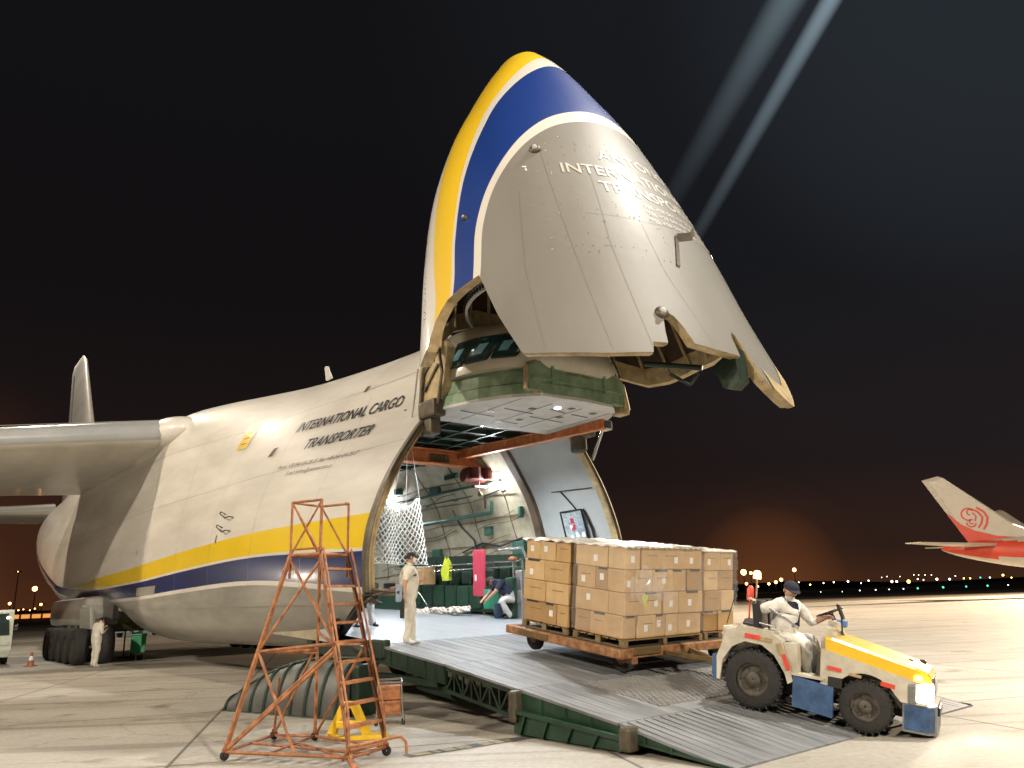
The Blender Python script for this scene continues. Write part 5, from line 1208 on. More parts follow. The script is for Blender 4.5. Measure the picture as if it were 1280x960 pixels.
# cartons
ordn = ['first', 'second', 'third', 'fourth', 'fifth', 'sixth', 'seventh']; layn = ['bottom', 'second', 'third', 'top']
def carton(x0, x1, y0, y1, z0, z1, label, face, grp='brown cartons stacked on the dolly'):
    w, d, h = x1-x0, y1-y0, z1-z0
    m_ = DM @ Matrix.Translation(((x0+x1)/2+(rnd.uniform(-.022, .014) if face == 'front' else rnd.uniform(-.006, .006)), (y0+y1)/2+(rnd.uniform(-.012, .02) if face == 'side' else rnd.uniform(-.004, .004)), z0+.001)) @ Matrix.Rotation(rnd.gauss(0, .014), 4, 'Z')
    e_ = top('carton', m_, label, 'carton', grp)
    q = MB(); g_ = .012; q.rbox((0, 0, h/2-.003), (w-g_, d-g_, h-.007), .012); q.build('box', rnd.choice([M['carton'], M['carton'], M['carton2'], M['carton3']]), e_)
    fx = (w-g_)/2+.002; fy = -(d-g_)/2-.002
    def on(u, v_, uw, vh, mt, nm):      # a flat sticker on the visible face
        q = MB()
        if face == 'front': q.box((fx, u, v_), (.003, uw, vh))
        else: q.box((u, fy, v_), (uw, .003, vh))
        q.build(nm, mt, e_)
    span = d if face == 'front' else w
    if rnd.random() < .55: on(rnd.uniform(-.1, .1)*span, h*.62, min(span*.5, .34), .012, M['inkb'], 'printed_line')
    if rnd.random() < .42: on(rnd.uniform(-.15, .15)*span, h-.020, min(span*.62, .30), .034, M['ink'], 'printed_strip')
    if rnd.random() < .45: on(rnd.uniform(-.22, .22)*span, h*rnd.uniform(.35, .6), .085, .10, M['paper'], 'paper_label')
    q = MB()
    if w > d: q.box((0, 0, h), (w*.98, .05, .003))
    else: q.box((0, 0, h), (.05, d*.98, .003))
    q.build('tape', M['carton3'], e_)
    return e_
Z0 = .515; LH = .345
fr = [[.30, .44, .26, .30, .62], [.46, .44, .40, .62], [.24, .40, .50, .36, .42], [.36, .48, .58, .50]]
si = [[.34, .34], [.70], [.30, .42], [.72]]
si2 = [[.26, .28, .56], [.54, .56], [.60, .50], [.36, .38, .36]]
for L_ in range(4):
    z0 = Z0+L_*LH; z1 = z0+LH
    ys = fr[L_]; tot_ = sum(ys); y = -1.42; jx = rnd.uniform(-.01, .015)
    for i, w in enumerate(ys):
        w = w*1.92/tot_; carton(.84+jx, 1.20+jx, y, y+w, z0, z1, f'{layn[L_]} layer carton facing the tractor, {ordn[i]} from the near corner', 'front'); y += w
    x = .84+jx
    for i, w in enumerate(si[L_]):
        w = w*.72/sum(si[L_]); carton(x-w, x, -1.42+jx, -.95, z0, z1, f'{layn[L_]} layer carton facing the steps, {ordn[i]} behind the near front corner', 'side'); x -= w
    x = -.02
    for i, w in enumerate(si2[L_]):
        w = w*1.12/sum(si2[L_]); carton(x-w, x, -1.42-jx, -.95, z0, z1, f'{layn[L_]} layer carton of the rear near stack, {ordn[i]} behind the dark gap', 'side', 'brown cartons of the rear near stack'); x -= w
    yy = [.5, .40] if L_ % 2 else [.42, .48]; y = .63; s_ = sum(yy)
    for i, w in enumerate(yy):
        w = w*.86/s_; carton(.78, 1.16-.5*abs(jx), y, y+w, z0-.01*L_, z1-.01*(L_+1), f'{layn[L_]} layer carton of the far stack facing the tractor, the {["left", "right"][i]} one', 'front', 'brown cartons of the far stack'); y += w
    for i, (xa, xb_) in enumerate(((.10, .77), (-1.14, -.56), (-.56, -.04))):
        carton(xa, xb_, 1.02, 1.49, z0-.01*L_, z1-.01*(L_+1), f'{layn[L_]} layer carton along the far side of the load, {ordn[i]} from the front', 'side', 'brown cartons along the far side')
    carton(-1.16, -.70, -.92, -.22, z0, z1, f'{layn[L_]} layer carton at the back of the load, the nearer one', 'side', 'brown cartons at the back'); carton(-1.16, -.70, -.2, .5, z0, z1, f'{layn[L_]} layer carton at the back of the load, the middle one', 'side', 'brown cartons at the back'); 
# plastic sheet over the load
ztp = Z0+4*LH
def sheet(name, x0, x1, y0, y1, zz, label, nx=34, ny=40, drop=.05):
    mb = MB(); r_ = []
    for i in range(nx+1):
        r2_ = []
        for j in range(ny+1):
            u, v_ = i/nx, j/ny; x = x0+(x1-x0)*u; y = y0+(y1-y0)*v_
            z = zz+.018+.010*math.sin(x*19+y*7)+.008*math.sin(y*27-x*11)+.012*math.sin(x*5+1)*math.sin(y*6)
            if i in (0, nx) or j in (0, ny): z = zz-drop-.015*math.sin(i*1.7+j*2.3)
            if u in (0, 1): x += (.006 if u else -.006)
            r2_.append((x, y, z))
        r_.append(r2_)
    mb.grid(r_, smooth=True); e_ = top(name, DM, label, 'plastic sheet'); mb.build('sheet', M['sheet'], e_)
sheet('plastic_sheet', -1.19, 1.235, -1.45, .54, ztp, 'crumpled white plastic sheet over the near stacks of cartons', drop=.012)
sheet('plastic_sheet', -1.17, 1.18, .60, 1.52, ztp-.04, 'crumpled white plastic sheet over the far stacks of cartons', drop=.012)
# stretch film round the near stacks
sf = bpy.data.materials.new('stretch_film'); sf.use_nodes = True; b_ = sf.node_tree.nodes['Principled BSDF']; b_.inputs['Base Color'].default_value = (.85, .83, .8, 1); b_.inputs['Roughness'].default_value = .16; b_.inputs['Alpha'].default_value = .13; b_.inputs['Coat Weight'].default_value = .6
def film(x0, x1, y0, y1, z0, z1, label, seed):
    mb = MB(); rg = random.Random(seed); cor = [(x1, y1), (x1, y0), (x0, y0)]; L1 = y1-y0; L2 = x1-x0; n = 60; r_ = []
    for j in range(27):
        row = []
        for i in range(n+1):
            s_ = (L1+L2)*i/n; w_ = .010*math.sin(i*1.7+j*.6+seed)+.010*rg.random()+.012*math.sin(j*2.1+i*.35)
            if s_ <= L1: p = (x1+.020+w_, y1-s_, 0)
            else: p = (x1-(s_-L1), y0-.020-w_, 0)
            row.append((p[0], p[1], z0+(z1-z0)*j/26))
        r_.append(row)
    mb.grid(r_, smooth=True); e_ = top('stretch_film', DM, label, 'plastic film'); mb.build('film', sf, e_)
film(.12, 1.21, -1.45, .51, Z0+.04, ztp+.01, 'clear stretch film wrapped round the near front stack of cartons', 3)
film(.12, 1.19, .62, 1.50, Z0+.3, ztp-.05, 'clear stretch film wrapped round the far front stack of cartons', 8)
# torn wrapping film hanging on the front
filmm = bpy.data.materials.new('clear_film'); filmm.use_nodes = True; b_ = filmm.node_tree.nodes['Principled BSDF']; b_.inputs['Base Color'].default_value = (.9, .9, .95, 1); b_.inputs['Roughness'].default_value = .12; b_.inputs['Alpha'].default_value = .16; b_.inputs['Coat Weight'].default_value = 1
mb = MB(); 
for (yc, zc, w, h, s0) in ((-.82, Z0+.86, .62, .34, 1), (-1.1, Z0+.72, .5, .3, 5), (-.5, Z0+.62, .4, .2, 9)):
    rg = random.Random(s0); mb.grid([[(1.225+.02*rg.random()+.012*abs(math.sin(i*2+j)), yc-w/2+w*i/9+.02*rg.random(), zc-h/2+h*j/7+.25*h*math.sin(i*.9)+.02*rg.random()) for i in range(10)] for j in range(8)], smooth=False)
e_ = top('wrapping_film', DM, 'torn clear wrapping film hanging from the front of the carton load', 'plastic film'); mb.build('film', filmm, e_)
for (y, z) in ((-.98, Z0+.55),):
    e_ = top('yellow_tag', DM @ Matrix.Translation((1.215, y, z)), 'yellow triangular tag taped to a carton under the torn film', 'tag')
    q = MB(); q.prismx([(-.08, .1), (.09, .1), (.02, -.1)], 0, .004); q.build('tag_sheet', M['hivis'], e_)

# ------------------------------------------------------------------ things in the hold
# white cargo net
A = [fpt(472, 622, -2.75), fpt(524, 620, -1.2), fpt(464, 704, -2.85), fpt(533, 706, -1.0)]
nt_ = top('cargo_net', FM, 'white rope cargo net hanging inside the near edge of the hold mouth', 'net')
def npnt(u, v_):
    topz = .18*math.sin(math.pi*u)*1.0 + .10*abs(math.sin(u*7)); p = A[0].lerp(A[1], u).lerp(A[2].lerp(A[3], u), v_); p.z -= topz*(1-v_); p.x += .10*math.sin(u*9)*(.3+v_); return p
mb = MB(); nu, nv = 24, 16
for i in range(nu):
    for j in range(nv):
        if (i+j) % 2 == 0:
            a_ = npnt(i/nu, j/nv); 
            b_ = npnt((i+1)/nu, (j+1)/nv); mb.tube(a_, b_, .015, n=5, cap=False)
        else:
            mb.tube(npnt((i+1)/nu, j/nv), npnt(i/nu, (j+1)/nv), .015, n=5, cap=False)
for i in range(nu): mb.tube(npnt(i/nu, 0), npnt((i+1)/nu, 0), .012, n=5); mb.tube(npnt(i/nu, 1), npnt((i+1)/nu, 1), .012, n=5)
for u in (0, .33, .66, 1): mb.tube(npnt(u, 0), npnt(u, 0)+Vector((-.6, 1.0-.9*u, 5.55-npnt(u, 0).z)), .006, n=4)
mb.build('rope_mesh', M['net'], nt_)
def inhold(px, py, y): p = fpt(px, py, y); return p
p = inhold(557, 728, 2.38); e_ = top('hi_vis_jacket', FM @ Matrix.Translation(p), 'yellow high-visibility jacket hanging from the rail in the hold', 'jacket'); q = MB(); q.grid([[(-.24*(1-.75*k/6)*s_, .05*math.sin(k+s_*2), .05+k*.11) for s_ in (-1, -.5, 0, .5, 1)] for k in range(7)]); q.grid([[(-.24*(1-.75*k/6)*s_, .10+.05*math.sin(k+s_*2), .05+k*.11) for s_ in (-1, -.5, 0, .5, 1)] for k in range(7)]); q.build('jacket_cloth', M['hivis'], e_); q = MB(); q.path([(0, .05, .70), (0, .05, .82), (.03, .05, .86)], .008); q.build('hanger', M['chrome'], e_)
p = inhold(600, 746, 2.32); e_ = top('red_door_panel', FM @ Matrix.Translation((p.x, 2.32, p.z)), 'red padded panel leaning against the green lockers in the hold', 'panel'); q = MB(); q.rbox((0, 0, .62), (.52, .07, 1.22), .03, rot=(.03, .06, 0)); q.build('panel', M['pink'], e_); q = MB(); q.box((-.12, -.04, .5), (.07, .01, .16)); q.build('tag_label', M['paper'], e_)
p = inhold(530, 731, 2.4); e_ = top('carton', FM @ Matrix.Translation((p.x, 2.4, p.z)), 'brown carton standing on the lockers in the hold beside the net', 'carton'); q = MB(); q.rbox((0, 0, .25), (.62, .4, .5), .015); q.build('box', M['carton3'], e_); q = MB(); q.box((0, -.2, .42), (.2, .006, .04)); q.build('tape', M['carton2'], e_)
p = inhold(623, 748, 2.3); e_ = top('green_crate', FM @ Matrix.Translation((p.x, 2.3, rz(p.x)+.18)), 'green crate in the hold between the red panel and the crouching worker', 'crate')
q = MB(); q.rbox((0, 0, .28), (.72, .42, .50), .03); 
for k in range(3): q.box((0, -.215, .14+k*.14), (.66, .02, .02))
q.build('crate_body', mat('crate_green', (.02, .21, .12), .45), e_); q = MB(); q.rbox((.05, 0, .56), (.4, .3, .06), .02); q.build('folded_cloth', M['bluecase'], e_)
p = inhold(626, 762, 2.1); e_ = top('dark_bucket', FM @ Matrix.Translation((p.x, 2.1, rz(p.x))), 'dark blue bucket on the hold floor beside the crouching worker', 'bucket'); q = MB(); q.lathe([(.01, .01), (.15, 0), (.20, .36), (.21, .37), (.19, .36), (.14, .03), (.01, .03)], n=20); q.build('bucket_body', mat('bucket_navy', (.02, .04, .09), .4), e_); q = MB(); q.path([(-.2, 0, .36), (-.12, 0, .47), (.12, 0, .47), (.2, 0, .36)], .008); q.build('handle', M['chrome'], e_)
p0_ = inhold(520, 758, 2.1); p1_ = inhold(586, 760, 2.1); e_ = top('rope_bundle', FM @ Matrix.Translation(((p0_.x+p1_.x)/2, 2.1, rz((p0_.x+p1_.x)/2))), 'long heap of cream straps lying on the hold floor along the lockers', 'straps')
q = MB(); hlf = abs(p1_.x-p0_.x)/2
for k in range(46):
    c0 = Vector((rnd.uniform(-hlf, hlf), rnd.uniform(-.15, .15), .06+.08*rnd.random())); a_ = rnd.uniform(0, 3.1); pts = [c0+Vector((.16*math.cos(a_+t*.9)*1.3, .10*math.sin(a_+t*.9), .05*math.sin(t*1.3))) for t in range(5)]; q.path(pts, .028, n=6)
q.build('straps', M['rag'], e_)
e_ = top('ground_equipment', FM @ Matrix.Translation((-2.9, 2.35, rz(-2.9))), 'orange headed equipment post with hoses at the edge of the hold behind the cartons', 'equipment')
q = MB(); q.rbox((0, 0, .5), (.34, .3, 1.0), .05); q.build('cabinet', M['green'], e_); q = MB(); q.sphere((.1, -.05, 1.45), .12, sc=(1, 1, .6)); q.build('orange_head', M['orange'], e_); q = MB(); q.tube((.1, -.05, .9), (.1, -.05, 1.45), .03); q.path([(-.4, -.1, 1.72), (.5, -.05, 1.70), (.6, 0, 1.4)], .035); q.path([(-.1, -.2, .9), (-.2, -.25, .5), (-.05, -.3, .1)], .03); q.build('hose_frame', M['chrome'], e_)

# ------------------------------------------------------------------ orange rolling steps
st = top('rolling_steps', Matrix.Identity(4), 'tall orange rolling steps with a caged platform standing beside the fuselage', 'rolling steps')
def St(mb, name, m=None, parent=st): return mb.build(name, m or M['orange'], parent)
FB, BN, FN, FFp = Vector((-2.84, 11.22, 2.42)), Vector((-3.10, 10.66, 2.42)), Vector((-2.64, 10.46, 2.42)), Vector((-2.40, 11.02, 2.42))
S0, S1 = Vector((-1.97, 9.40, .08)), Vector((-1.66, 9.98, .08)); tb_ = .020
q = MB(); q.path([FB, BN, FN, FFp, FB], .022); q.add([FB+Vector((0, 0, .01)), BN+Vector((0, 0, .01)), FN+Vector((0, 0, .01)), FFp+Vector((0, 0, .01)), FB-Vector((0, 0, .02)), BN-Vector((0, 0, .02)), FN-Vector((0, 0, .02)), FFp-Vector((0, 0, .02))], [(0, 1, 2, 3), (7, 6, 5, 4), (0, 4, 5, 1), (1, 5, 6, 2), (2, 6, 7, 3), (3, 7, 4, 0)]); St(q, 'platform')
hgt = Vector((0, 0, .72)); q = MB()
for c0 in (FB, BN, FN, FFp): q.tube(c0-Vector((0, 0, .3)), c0+hgt, tb_*.9)
q.path([FB+hgt, BN+hgt, FN+hgt], tb_*.9); q.path([FB+hgt, FFp+hgt, FFp+hgt-(FFp-FN)*.12+Vector((0, 0, .0))], tb_*.9)
q.tube(BN+hgt, FN, tb_*.7); q.tube(FN+hgt, BN, tb_*.7); q.tube(FB+hgt, FFp, tb_*.7); q.tube(BN+hgt, FB, tb_*.7)
q.path([BN+Vector((0, 0, .08)), FN+Vector((0, 0, .08))], tb_*.7); St(q, 'guard_cage')
q = MB(); q.bar(FN, S0, .03, .06); q.bar(FFp, S1, .03, .06); St(q, 'stringer')
for k in range(10):
    f = (k+.8)/10.2; a_, b_ = FN.lerp(S0, f), FFp.lerp(S1, f); q = MB(); dd = (S0-FN).normalized(); dd.z = 0; dd.normalize()
    q.add([a_-dd*.07, b_-dd*.07, b_+dd*.07, a_+dd*.07, a_-dd*.07-Vector((0, 0, .03)), b_-dd*.07-Vector((0, 0, .03)), b_+dd*.07-Vector((0, 0, .03)), a_+dd*.07-Vector((0, 0, .03))], [(0, 1, 2, 3), (7, 6, 5, 4), (0, 4, 5, 1), (1, 5, 6, 2), (2, 6, 7, 3), (3, 7, 4, 0)]); St(q, 'tread')
q = MB(); up_ = Vector((0, 0, .42)); nr = (S0-FN).normalized()
for c0, c1 in ((FN, S0), (FFp, S1)):
    q.path([c0+Vector((0, 0, .02)), c0+nr*.12+Vector((0, 0, .16))+(c0-FB)*.1, c0.lerp(c1, .1)+up_*.72, c0.lerp(c1, .93)+up_*.72, c0.lerp(c1, .97)+up_*.1], tb_*.75)
    for f in (.35, .68): q.tube(c0.lerp(c1, f), c0.lerp(c1, f)+up_*.72, tb_*.6)
St(q, 'handrail')
G3, G4, G5 = Vector((-3.62, 10.05, .10)), Vector((-3.46, 11.46, .06)), Vector((-2.84, 11.24, .06))
q = MB(); q.bar(BN, G3, .045, .045); q.tube(FB, G5, tb_*1.1); q.tube(FN-Vector((0, 0, .1)), FN.lerp(S0, .0)-Vector((.0, 0, 1.0)), tb_)
mN = BN.lerp(G3, .52); q.tube(mN, FN-Vector((0, 0, 1.22)), tb_*1.1); q.tube(mN, FN.lerp(S0, .48), tb_); q.tube(FN-Vector((0, 0, 1.0)), FN.lerp(S0, .48), tb_); q.tube(mN, FB-Vector((0, 0, 1.3)), tb_*.8)
q.tube(mN, FN-Vector((0, 0, .08)), tb_*.9); q.tube(BN-Vector((0, 0, .06)), FN.lerp(S0, .46), tb_*.9)
q.tube(mN, S0.lerp(G3, .42), tb_*.9); q.tube(G3, FN.lerp(S0, .52), tb_*1.1); q.tube(G3+Vector((0, 0, .02)), FN.lerp(S0, .5), tb_*.9)
q.tube(FFp.lerp(S1, .5), G5, tb_*.9); q.tube(FB-Vector((0, 0, 1.2)), FFp.lerp(S1, .5), tb_*.8); q.tube(G5.lerp(FB, .5), G4, tb_*.9); q.tube(G4, G4+Vector((.05, -.05, .75)), tb_*.9); St(q, 'brace')
q = MB(); q.path([G3, G4, G5, S1+Vector((0, 0, .02)), S0+Vector((0, 0, .02)), G3], tb_); q.tube(G3.lerp(G4, .5), S0.lerp(S1, .5), tb_*.9); q.tube(G3.lerp(S0, .35), G5, tb_*.8); q.tube(G4, S0, tb_*.8); St(q, 'base_frame')
q = MB(); o1 = Vector((.12, -.10, 0))
q.path([S0+Vector((-.10, .05, -.02)), S0+o1*.4+Vector((-.05, 0, .14)), S0+o1*1.0+Vector((0, 0, .16)), S1+o1*1.6+Vector((0, 0, .16)), S1+o1*1.9+Vector((.03, 0, .10)), S1+o1*2.0+Vector((.03, 0, -.03))], tb_*.9); q.bar(S0, S0+Vector((.1, -.22, -.06)), .06, .03); St(q, 'front_bar')
for c0 in (G3, G4, G5, S1):
    q = MB(); q.lathe([(.01, -.022), (.05, -.022), (.058, 0), (.05, .022), (.01, .022)], (c0.x, c0.y, .059), 'Y', 16); cw = St(q, 'castor', M['tyre']); q = MB(); q.rbox((c0.x, c0.y, .12), (.05, .07, .05), .01); St(q, 'castor_fork', M['orange'], cw)

# ribbed grey cover lying on the apron
a0, a1 = Vector((-5.30, 15.0, 0)), Vector((-2.72, 13.55, 0)); dx_ = (a1-a0); ln_ = dx_.length; CM = frame(a0, dx_)
cv = top('ribbed_cover', CM, 'grey curved cover with dark ribs lying on the apron behind the orange steps', 'cover')
def cvh(u): return .14+.72*math.sin(min(1, u*1.25+.03)*math.pi/2)**.8 if u < .8 else .86
def cvp(u, v_, off=0): h = cvh(u); a_ = v_*math.pi/2; return Vector((u*ln_, -(.34+.30*u+off)*math.cos(a_*.92)+.12, (h+off)*math.sin(a_)))
q = MB(); q.grid([[cvp(u/20, v_/10) for v_ in range(11)] for u in range(21)]); q.grid([[cvp(u/20, v_/10, -.05) for v_ in range(11)] for u in range(21)]); q.add([cvp(1, v_/10) for v_ in range(11)]+[Vector((ln_, .1, 0))], [list(range(12))]); q.build('shell', mat('cover_grey', (.085, .088, .082), .5, .3, .25, 3, .1), cv)
for u in (.02, .14, .26, .385, .50, .62, .74, .86, .99):
    q = MB(); r_ = [cvp(u, v_/12, .012) for v_ in range(13)]; q.path(r_, .028, n=6); q.build('rib', M['gdark'], cv)
q = MB(); q.path([cvp(u/20, 1, .02) for u in range(21)], .035); q.path([cvp(u/20, 0, .01) for u in range(21)], .025); q.rbox((ln_+.12, 0, .4), (.18, .5, .8), .05); q.build('edge_tube', M['gdark'], cv)

# orange crate trolley
e_ = top('crate_trolley', Matrix.Translation((-2.03, 12.49, 0)) @ Matrix.Rotation(R(8), 4, 'Z'), 'small metal trolley holding orange crates between the orange steps and the ramp', 'trolley')
q = MB()
for (x, y) in ((-.19, -.14), (.19, -.14), (-.19, .14), (.19, .14)): q.path([(x*1.1, y, .06), (x, y, .2), (x*.92, y, .58)], .012)
q.path([(-.18, -.14, .60), (.18, -.14, .60), (.18, .14, .62), (-.18, .14, .62), (-.18, -.14, .60)], .014); q.path([(-.2, -.14, .12), (.2, -.14, .12), (.2, .14, .12), (-.2, .14, .12), (-.2, -.14, .12)], .012); q.build('tube_frame', M['chrome'], e_)
for z in (.24, .45): 
    q = MB(); q.rbox((0, 0, z), (.33, .26, .20), .02); q.box((0, -.132, z+.06), (.28, .01, .01)); q.box((0, -.132, z-.05), (.28, .01, .01)); q.build('orange_crate', M['orange'], e_)
for (x, y) in ((-.2, -.14), (.2, -.14), (-.2, .14), (.2, .14)):
    q = MB(); q.lathe([(.005, -.012), (.03, -.012), (.03, .012), (.005, .012)], (x, y, .031), 'Y', 12); q.build('castor', M['tyre'], e_)
# yellow stand behind the foot of the steps
e_ = top('yellow_stand', Matrix.Translation((-2.42, 11.45, 0)) @ Matrix.Rotation(R(-14), 4, 'Z'), 'yellow A-shaped metal stand on the apron behind the foot of the orange steps', 'stand')
q = MB()
for s_ in (-1, 1): q.bar((s_*.27, 0, .03), (s_*.07, 0, .42), .10, .09, upd=(0, 1, 0))
q.rbox((0, 0, .415), (.19, .1, .09), .03); q.rbox((0, 0, .16), (.42, .10, .10), .02); q.build('a_frame', M['tyel'], e_)
q = MB(); q.bar((-.28, -.02, .03), (.05, -.30, .03), .10, .05); q.bar((.28, 0, .03), (.58, -.06, .03), .12, .05); q.bar((0, -.30, .03), (.55, -.12, .03), .10, .05); q.build('base_plate', M['tyel'], e_)

# ------------------------------------------------------------------ left background: van, bin, cone, car
vx = ray_at(17, 800, 31).x
e_ = top('white_minibus', Matrix.Translation((vx-.85, 30.4, 0)) @ Matrix.Rotation(R(36), 4, 'Z'), 'white minibus facing the camera at the far left edge beside the main wheels', 'minibus')
q = MB(); q.prismx([(0, .35), (0, 1.05), (.35, 1.95), (.8, 2.05), (5, 2.05), (5, .35)], -.98, .98); q.build('body', mat('van_white', (.5, .55, .47), .35, 0, .1, coat=.4), e_)
q = MB(); q.add([(-.88, .01, 1.10), (.88, .01, 1.10), (.80, .32, 1.90), (-.80, .32, 1.90)], [(0, 1, 2, 3)]); q.add([(-.88, -.012, 1.10), (.88, -.012, 1.10), (.80, .30, 1.90), (-.80, .30, 1.90)], [(0, 1, 2, 3)]); q.build('windscreen', M['glassd'], e_)
q = MB(); q.rbox((0, -.03, .42), (1.9, .12, .26), .04); q.build('bumper', mat('bumper_pale', (.4, .42, .36), .5), e_)
q = MB(); q.rbox((0, -.02, .78), (.7, .05, .1), .02); q.rbox((0, -.1, .42), (.4, .02, .12), .01); q.build('grille', M['vinyl'], e_)
for s_ in (-1, 1):
    q = MB(); q.rbox((s_*.75, -.02, .80), (.26, .06, .16), .03); q.build('headlamp', M['panelw'], e_)
    q = MB(); q.rbox((s_*1.08, .1, 1.35), (.14, .08, .24), .03); q.build('mirror', M['vinyl'], e_)
    for y in (.9, 4.0):
        q = MB(); q.lathe([(.18, -.1), (.30, -.1), (.33, 0), (.30, .1), (.18, .1)], (0, 0, 0), 'X', 20, mtx=Matrix.Translation((s_*.86, y, .33))); q.build('wheel', M['tyre'], e_)
q = MB(); q.sphere((.78, .2, 1.75), .05, n=8); q.build('roof_lamp', EW, e_)
p = ray_at(172, 815, 31); e_ = top('green_bin', Matrix.Translation((p.x, 31, 0)), 'bright green wheeled bin under the belly behind the bowed worker', 'bin')
q = MB(); q.rbox((0, 0, .58), (.42, .4, .62), .03); q.build('bin_body', M['bingreen'], e_); q = MB(); q.rbox((0, 0, .93), (.46, .44, .08), .03); q.build('lid', M['bingreen'], e_)
q = MB(); q.tube((-.16, 0, .1), (-.16, 0, .3), .02); q.tube((.16, 0, .1), (.16, 0, .3), .02)
for x in (-.16, .16): q.lathe([(.02, -.03), (.1, -.03), (.1, .03), (.02, .03)], (x, 0, .1), 'Y', 14)
q.build('bin_wheels', M['vinyl'], e_)
p = ray_at(160, 788, 33); e_ = top('yellow_hose_cart', Matrix.Translation((p.x, 33, 0)), 'tilted yellow tray with white bottles above the green bin under the belly', 'tray cart')
q = MB(); q.rbox((0, 0, 1.28), (.75, .5, .10), .03, rot=(0, .55, 0)); q.rbox((-.22, 0, 1.5), (.35, .4, .22), .03, rot=(0, .55, 0)); q.build('tray', M['hivis'], e_); q = MB()
for k in range(5): q.tube((-.1+k*.1, -.26, 1.36-k*.055), (-.05+k*.1, -.26, 1.16-k*.055), .03)
q.build('bottle', M['paper'], e_); q = MB(); q.tube((-.1, 0, 0), (-.1, 0, 1.3), .03); q.tube((.2, 0, 0), (.2, 0, 1.2), .03); q.rbox((.05, 0, .03), (.6, .4, .05), .02); q.build('cart_frame', M['gdark'], e_)
p = ray_at(66, 829, 31); e_ = top('traffic_cone', Matrix.Translation((p.x, 29.6, 0)), 'small orange traffic cone in front of the main wheels', 'traffic cone')
q = MB(); q.lathe([(.0, .5), (.03, .5), (.12, .04), (.12, .03)], n=16); q.box((0, 0, .015), (.32, .32, .03)); q.build('cone', M['orange'], e_); q = MB(); q.lathe([(.058, .36), (.085, .22)], n=16); q.build('reflective_band', M['paper'], e_)
p = ray_at(156, 797, 60); e_ = top('parked_car', Matrix.Translation((p.x, 60, 0)), 'distant car with lit headlamps seen under the belly of the cargo plane', 'car')
q = MB(); q.prismy([(-.8, .35), (-.85, .8), (-.7, 1.4), (.7, 1.4), (.85, .8), (.8, .35)], -0.0, 4.0); q.build('body', M['bluecase'], e_)
for s_ in (-.55, .55): q = MB(); q.sphere((s_, -.03, .72), .13, n=8); q.build('headlamp', EW, e_)
for s_ in (-.75, .75): 
    for y in (.7, 3.2): q = MB(); q.lathe([(.1, -.1), (.3, -.1), (.3, .1), (.1, .1)], (s_, y, .3), 'X', 14) if False else q.tube((s_-.1, y, .3), (s_+.1, y, .3), .3, n=16); q.build('wheel', M['tyre'], e_)

# ------------------------------------------------------------------ airliner beyond the apron
va = R(27.6); o_ = ray_at(1186, 735, 84); o_.z = 0
LM = frame(o_, (math.cos(va), -math.sin(va), 0)); LM = LM @ Matrix.Rotation(R(-6), 4, 'Z')
al = top('airliner', LM, 'nearer red and white airliner at the right edge, red curl emblem on its fin', 'airliner')
sx = [0, .4, 1.5, 3.5, 6, 9, 12, 16, 30, 34, 36.5, 38]; srr = [.10, .30, .62, 1.0, 1.35, 1.62, 1.85, 1.95, 1.95, 1.7, 1.1, .15]; sz = [5.15, 5.1, 4.95, 4.75, 4.5, 4.3, 4.15, 4.05, 4.05, 3.95, 3.75, 3.6]
mb = MB(); r_ = []; n = 40; XS = sorted(set([38*k/60 for k in range(61)]+[.1, .3, .6, .9]))
for x in XS: rr_, cz = interp(x, sx, srr), interp(x, sx, sz); r_.append([(x, rr_*math.cos(2*math.pi*k/n+math.pi/n), cz+rr_*1.05*math.sin(2*math.pi*k/n+math.pi/n)) for k in range(n)])
def lm(i, j):
    x = XS[i]; s_ = math.sin(2*math.pi*(j+1)/n)
    lo_ = -.62 if x < 5 else -.45; hi_ = interp(x, [0, 4, 8, 14, 38], [1.2, .95, .55, .42, .3])
    return 1 if lo_ < s_ < hi_ else 0
mb.grid(r_, mfun=lm, closed=True); lfo = mb.build('fuselage', [M['white2'], M['red2']], al)
mb = MB()
for k in range(22): mb.rbox((13+k*.9, -1.93, 4.55), (.28, .06, .36), .05)
mb.build('windows', M['glassd'], lfo)
fin = [(-.75, 12.55), (.85, 12.85), (7.0, 7.2), (9.2, 6.2), (9.2, 5.6), (2.9, 5.0)]
mb = MB()
def fz(p, y): return (p[0], y, p[1])
def finblade(pts, t0, m, nm, parent=al, dy=0):
    mb = MB(); cx = sum(p[0] for p in pts)/len(pts); cz = sum(p[1] for p in pts)/len(pts); n = len(pts)
    rim_ = [(p[0], 0, p[1]) for p in pts]; inn = [(cx+(p[0]-cx)*.86, -t0, cz+(p[1]-cz)*.94) for p in pts]; inn2 = [(q_[0], -q_[1], q_[2]) for q_ in inn]
    mb.add(rim_+inn+inn2, [[n+k for k in range(n)], [2*n+k for k in range(n)][::-1]]+[(k, (k+1) % n, n+(k+1) % n, n+k) for k in range(n)]+[((k+1) % n, k, 2*n+k, 2*n+(k+1) % n) for k in range(n)], 0, False)
    return mb.build(nm, m, parent, True)
fb = finblade(fin, .16, M['white2'], 'tail_fin')
sw = [(1.05, 8.9), (1.35, 8.6), (2.2, 7.6), (3.4, 6.85), (5.2, 6.2), (7.4, 5.85), (7.4, 5.4), (2.9, 5.0)]
for y in (-.17, .17):
    mb = MB(); mb.prismy(sw, y-.02, y+.02); mb.build('red_sweep', M['red2'], fb, True)
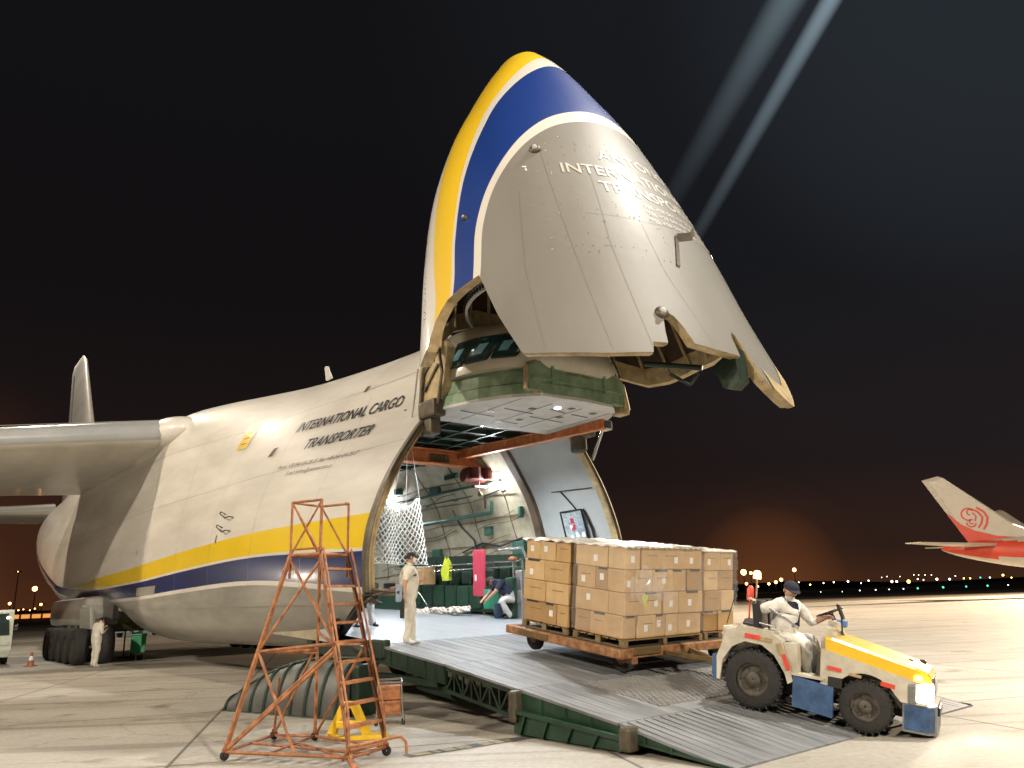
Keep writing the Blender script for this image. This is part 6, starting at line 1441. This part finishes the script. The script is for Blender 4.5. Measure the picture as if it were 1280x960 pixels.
# curl emblem
mb = MB()
def arcp(cx, cz, r, a0, a1, n=14): return [(cx+r*math.cos(R(a0+(a1-a0)*k/n)), cz+r*math.sin(R(a0+(a1-a0)*k/n))) for k in range(n+1)]
for y in (-.19, .19):
    for pts, w in ((arcp(3.05, 8.55, .62, 60, 300), .16), (arcp(3.25, 8.75, .28, 30, 270), .13), (arcp(3.2, 7.65, .42, 170, 350), .15), (arcp(3.25, 7.75, .2, 100, 320), .11), ([(3.35, 9.1), (3.95, 8.75), (4.3, 8.15), (4.1, 7.55), (3.75, 7.1)], .2), ([(3.9, 9.2), (4.5, 8.7), (4.75, 8.1), (4.55, 7.4), (4.2, 6.9)], .22), ([(3.45, 8.7), (3.75, 8.3), (3.55, 7.8)], .14)):
        for a_, b_ in zip(pts[:-1], pts[1:]): mb.bar((a_[0], y, a_[1]), (b_[0], y, b_[1]), .03, w, upd=(0, 0, 1)) if abs(b_[0]-a_[0]) > .001 else mb.bar((a_[0], y, a_[1]), (b_[0], y, b_[1]), .03, w, upd=(1, 0, 0))
mb.build('curl_emblem', M['red2'], fb)
for s_ in (-1, 1):
    mb = MB(); P0 = [(5.4, s_*.7, 5.25), (2.4, s_*.7, 5.3)]; P1 = [(-1.0, s_*7.6, 5.65), (-2.4, s_*7.6, 5.65)]; t_ = .14
    vs = [Vector(P0[0]), Vector(P0[1]), Vector(P1[1]), Vector(P1[0])]; mb.add([v_+Vector((0, 0, t_)) if i < 2 else v_+Vector((0, 0, .05)) for i, v_ in enumerate(vs)]+[v_-Vector((0, 0, t_)) if i < 2 else v_-Vector((0, 0, .05)) for i, v_ in enumerate(vs)], [(0, 1, 2, 3), (7, 6, 5, 4), (0, 4, 5, 1), (1, 5, 6, 2), (2, 6, 7, 3), (3, 7, 4, 0)]); mb.build('tailplane', M['white2'], al, True)
    mb = MB(); mb.prism([(24, s_*1.8), (17.5, s_*1.8), (12.8, s_*16.5), (14.3, s_*16.5)], 3.3, 3.6); mb.build('wing', M['white2'], al, True)
    mb = MB(); mb.tube((20.5, s_*4.9, 2.4), (24.6, s_*4.9, 2.4), .85, n=24); mb.build('engine', M['white2'], al)
    for d_ in (-.3, .3): mb = MB(); mb.tube((17.8, s_*2.6+d_-.15, .55), (17.8, s_*2.6+d_+.15, .55), .55, n=20); mb.build('wheel', M['tyre'], al)
    mb = MB(); mb.tube((17.8, s_*2.6, .5), (17.8, s_*2.6, 3.2), .12); mb.build('gear_leg', M['chrome'], al)
mb = MB(); mb.rbox((8.6, -1.45, 4.75), (.08, .3, 1.7), .03); mb.rbox((9.5, -1.5, 4.75), (.08, .3, 1.7), .03); mb.rbox((9.05, -1.62, 5.4), (.9, .12, .08), .03); mb.build('door_outline', M['white2'], lfo)
al2 = copytree(al); al2.matrix_world = frame(ray_at(1252, 735, 150)*Vector((1, 1, 0)) if False else Vector((ray_at(1262, 735, 128).x, 128, 0)), (math.cos(R(30)), -math.sin(R(30)), 0))
al2['label'] = 'second airliner farther back, only the tip of its fin showing behind the nearer one'
al['group'] = 'red and white airliners parked at the right edge'; al2['group'] = al['group']
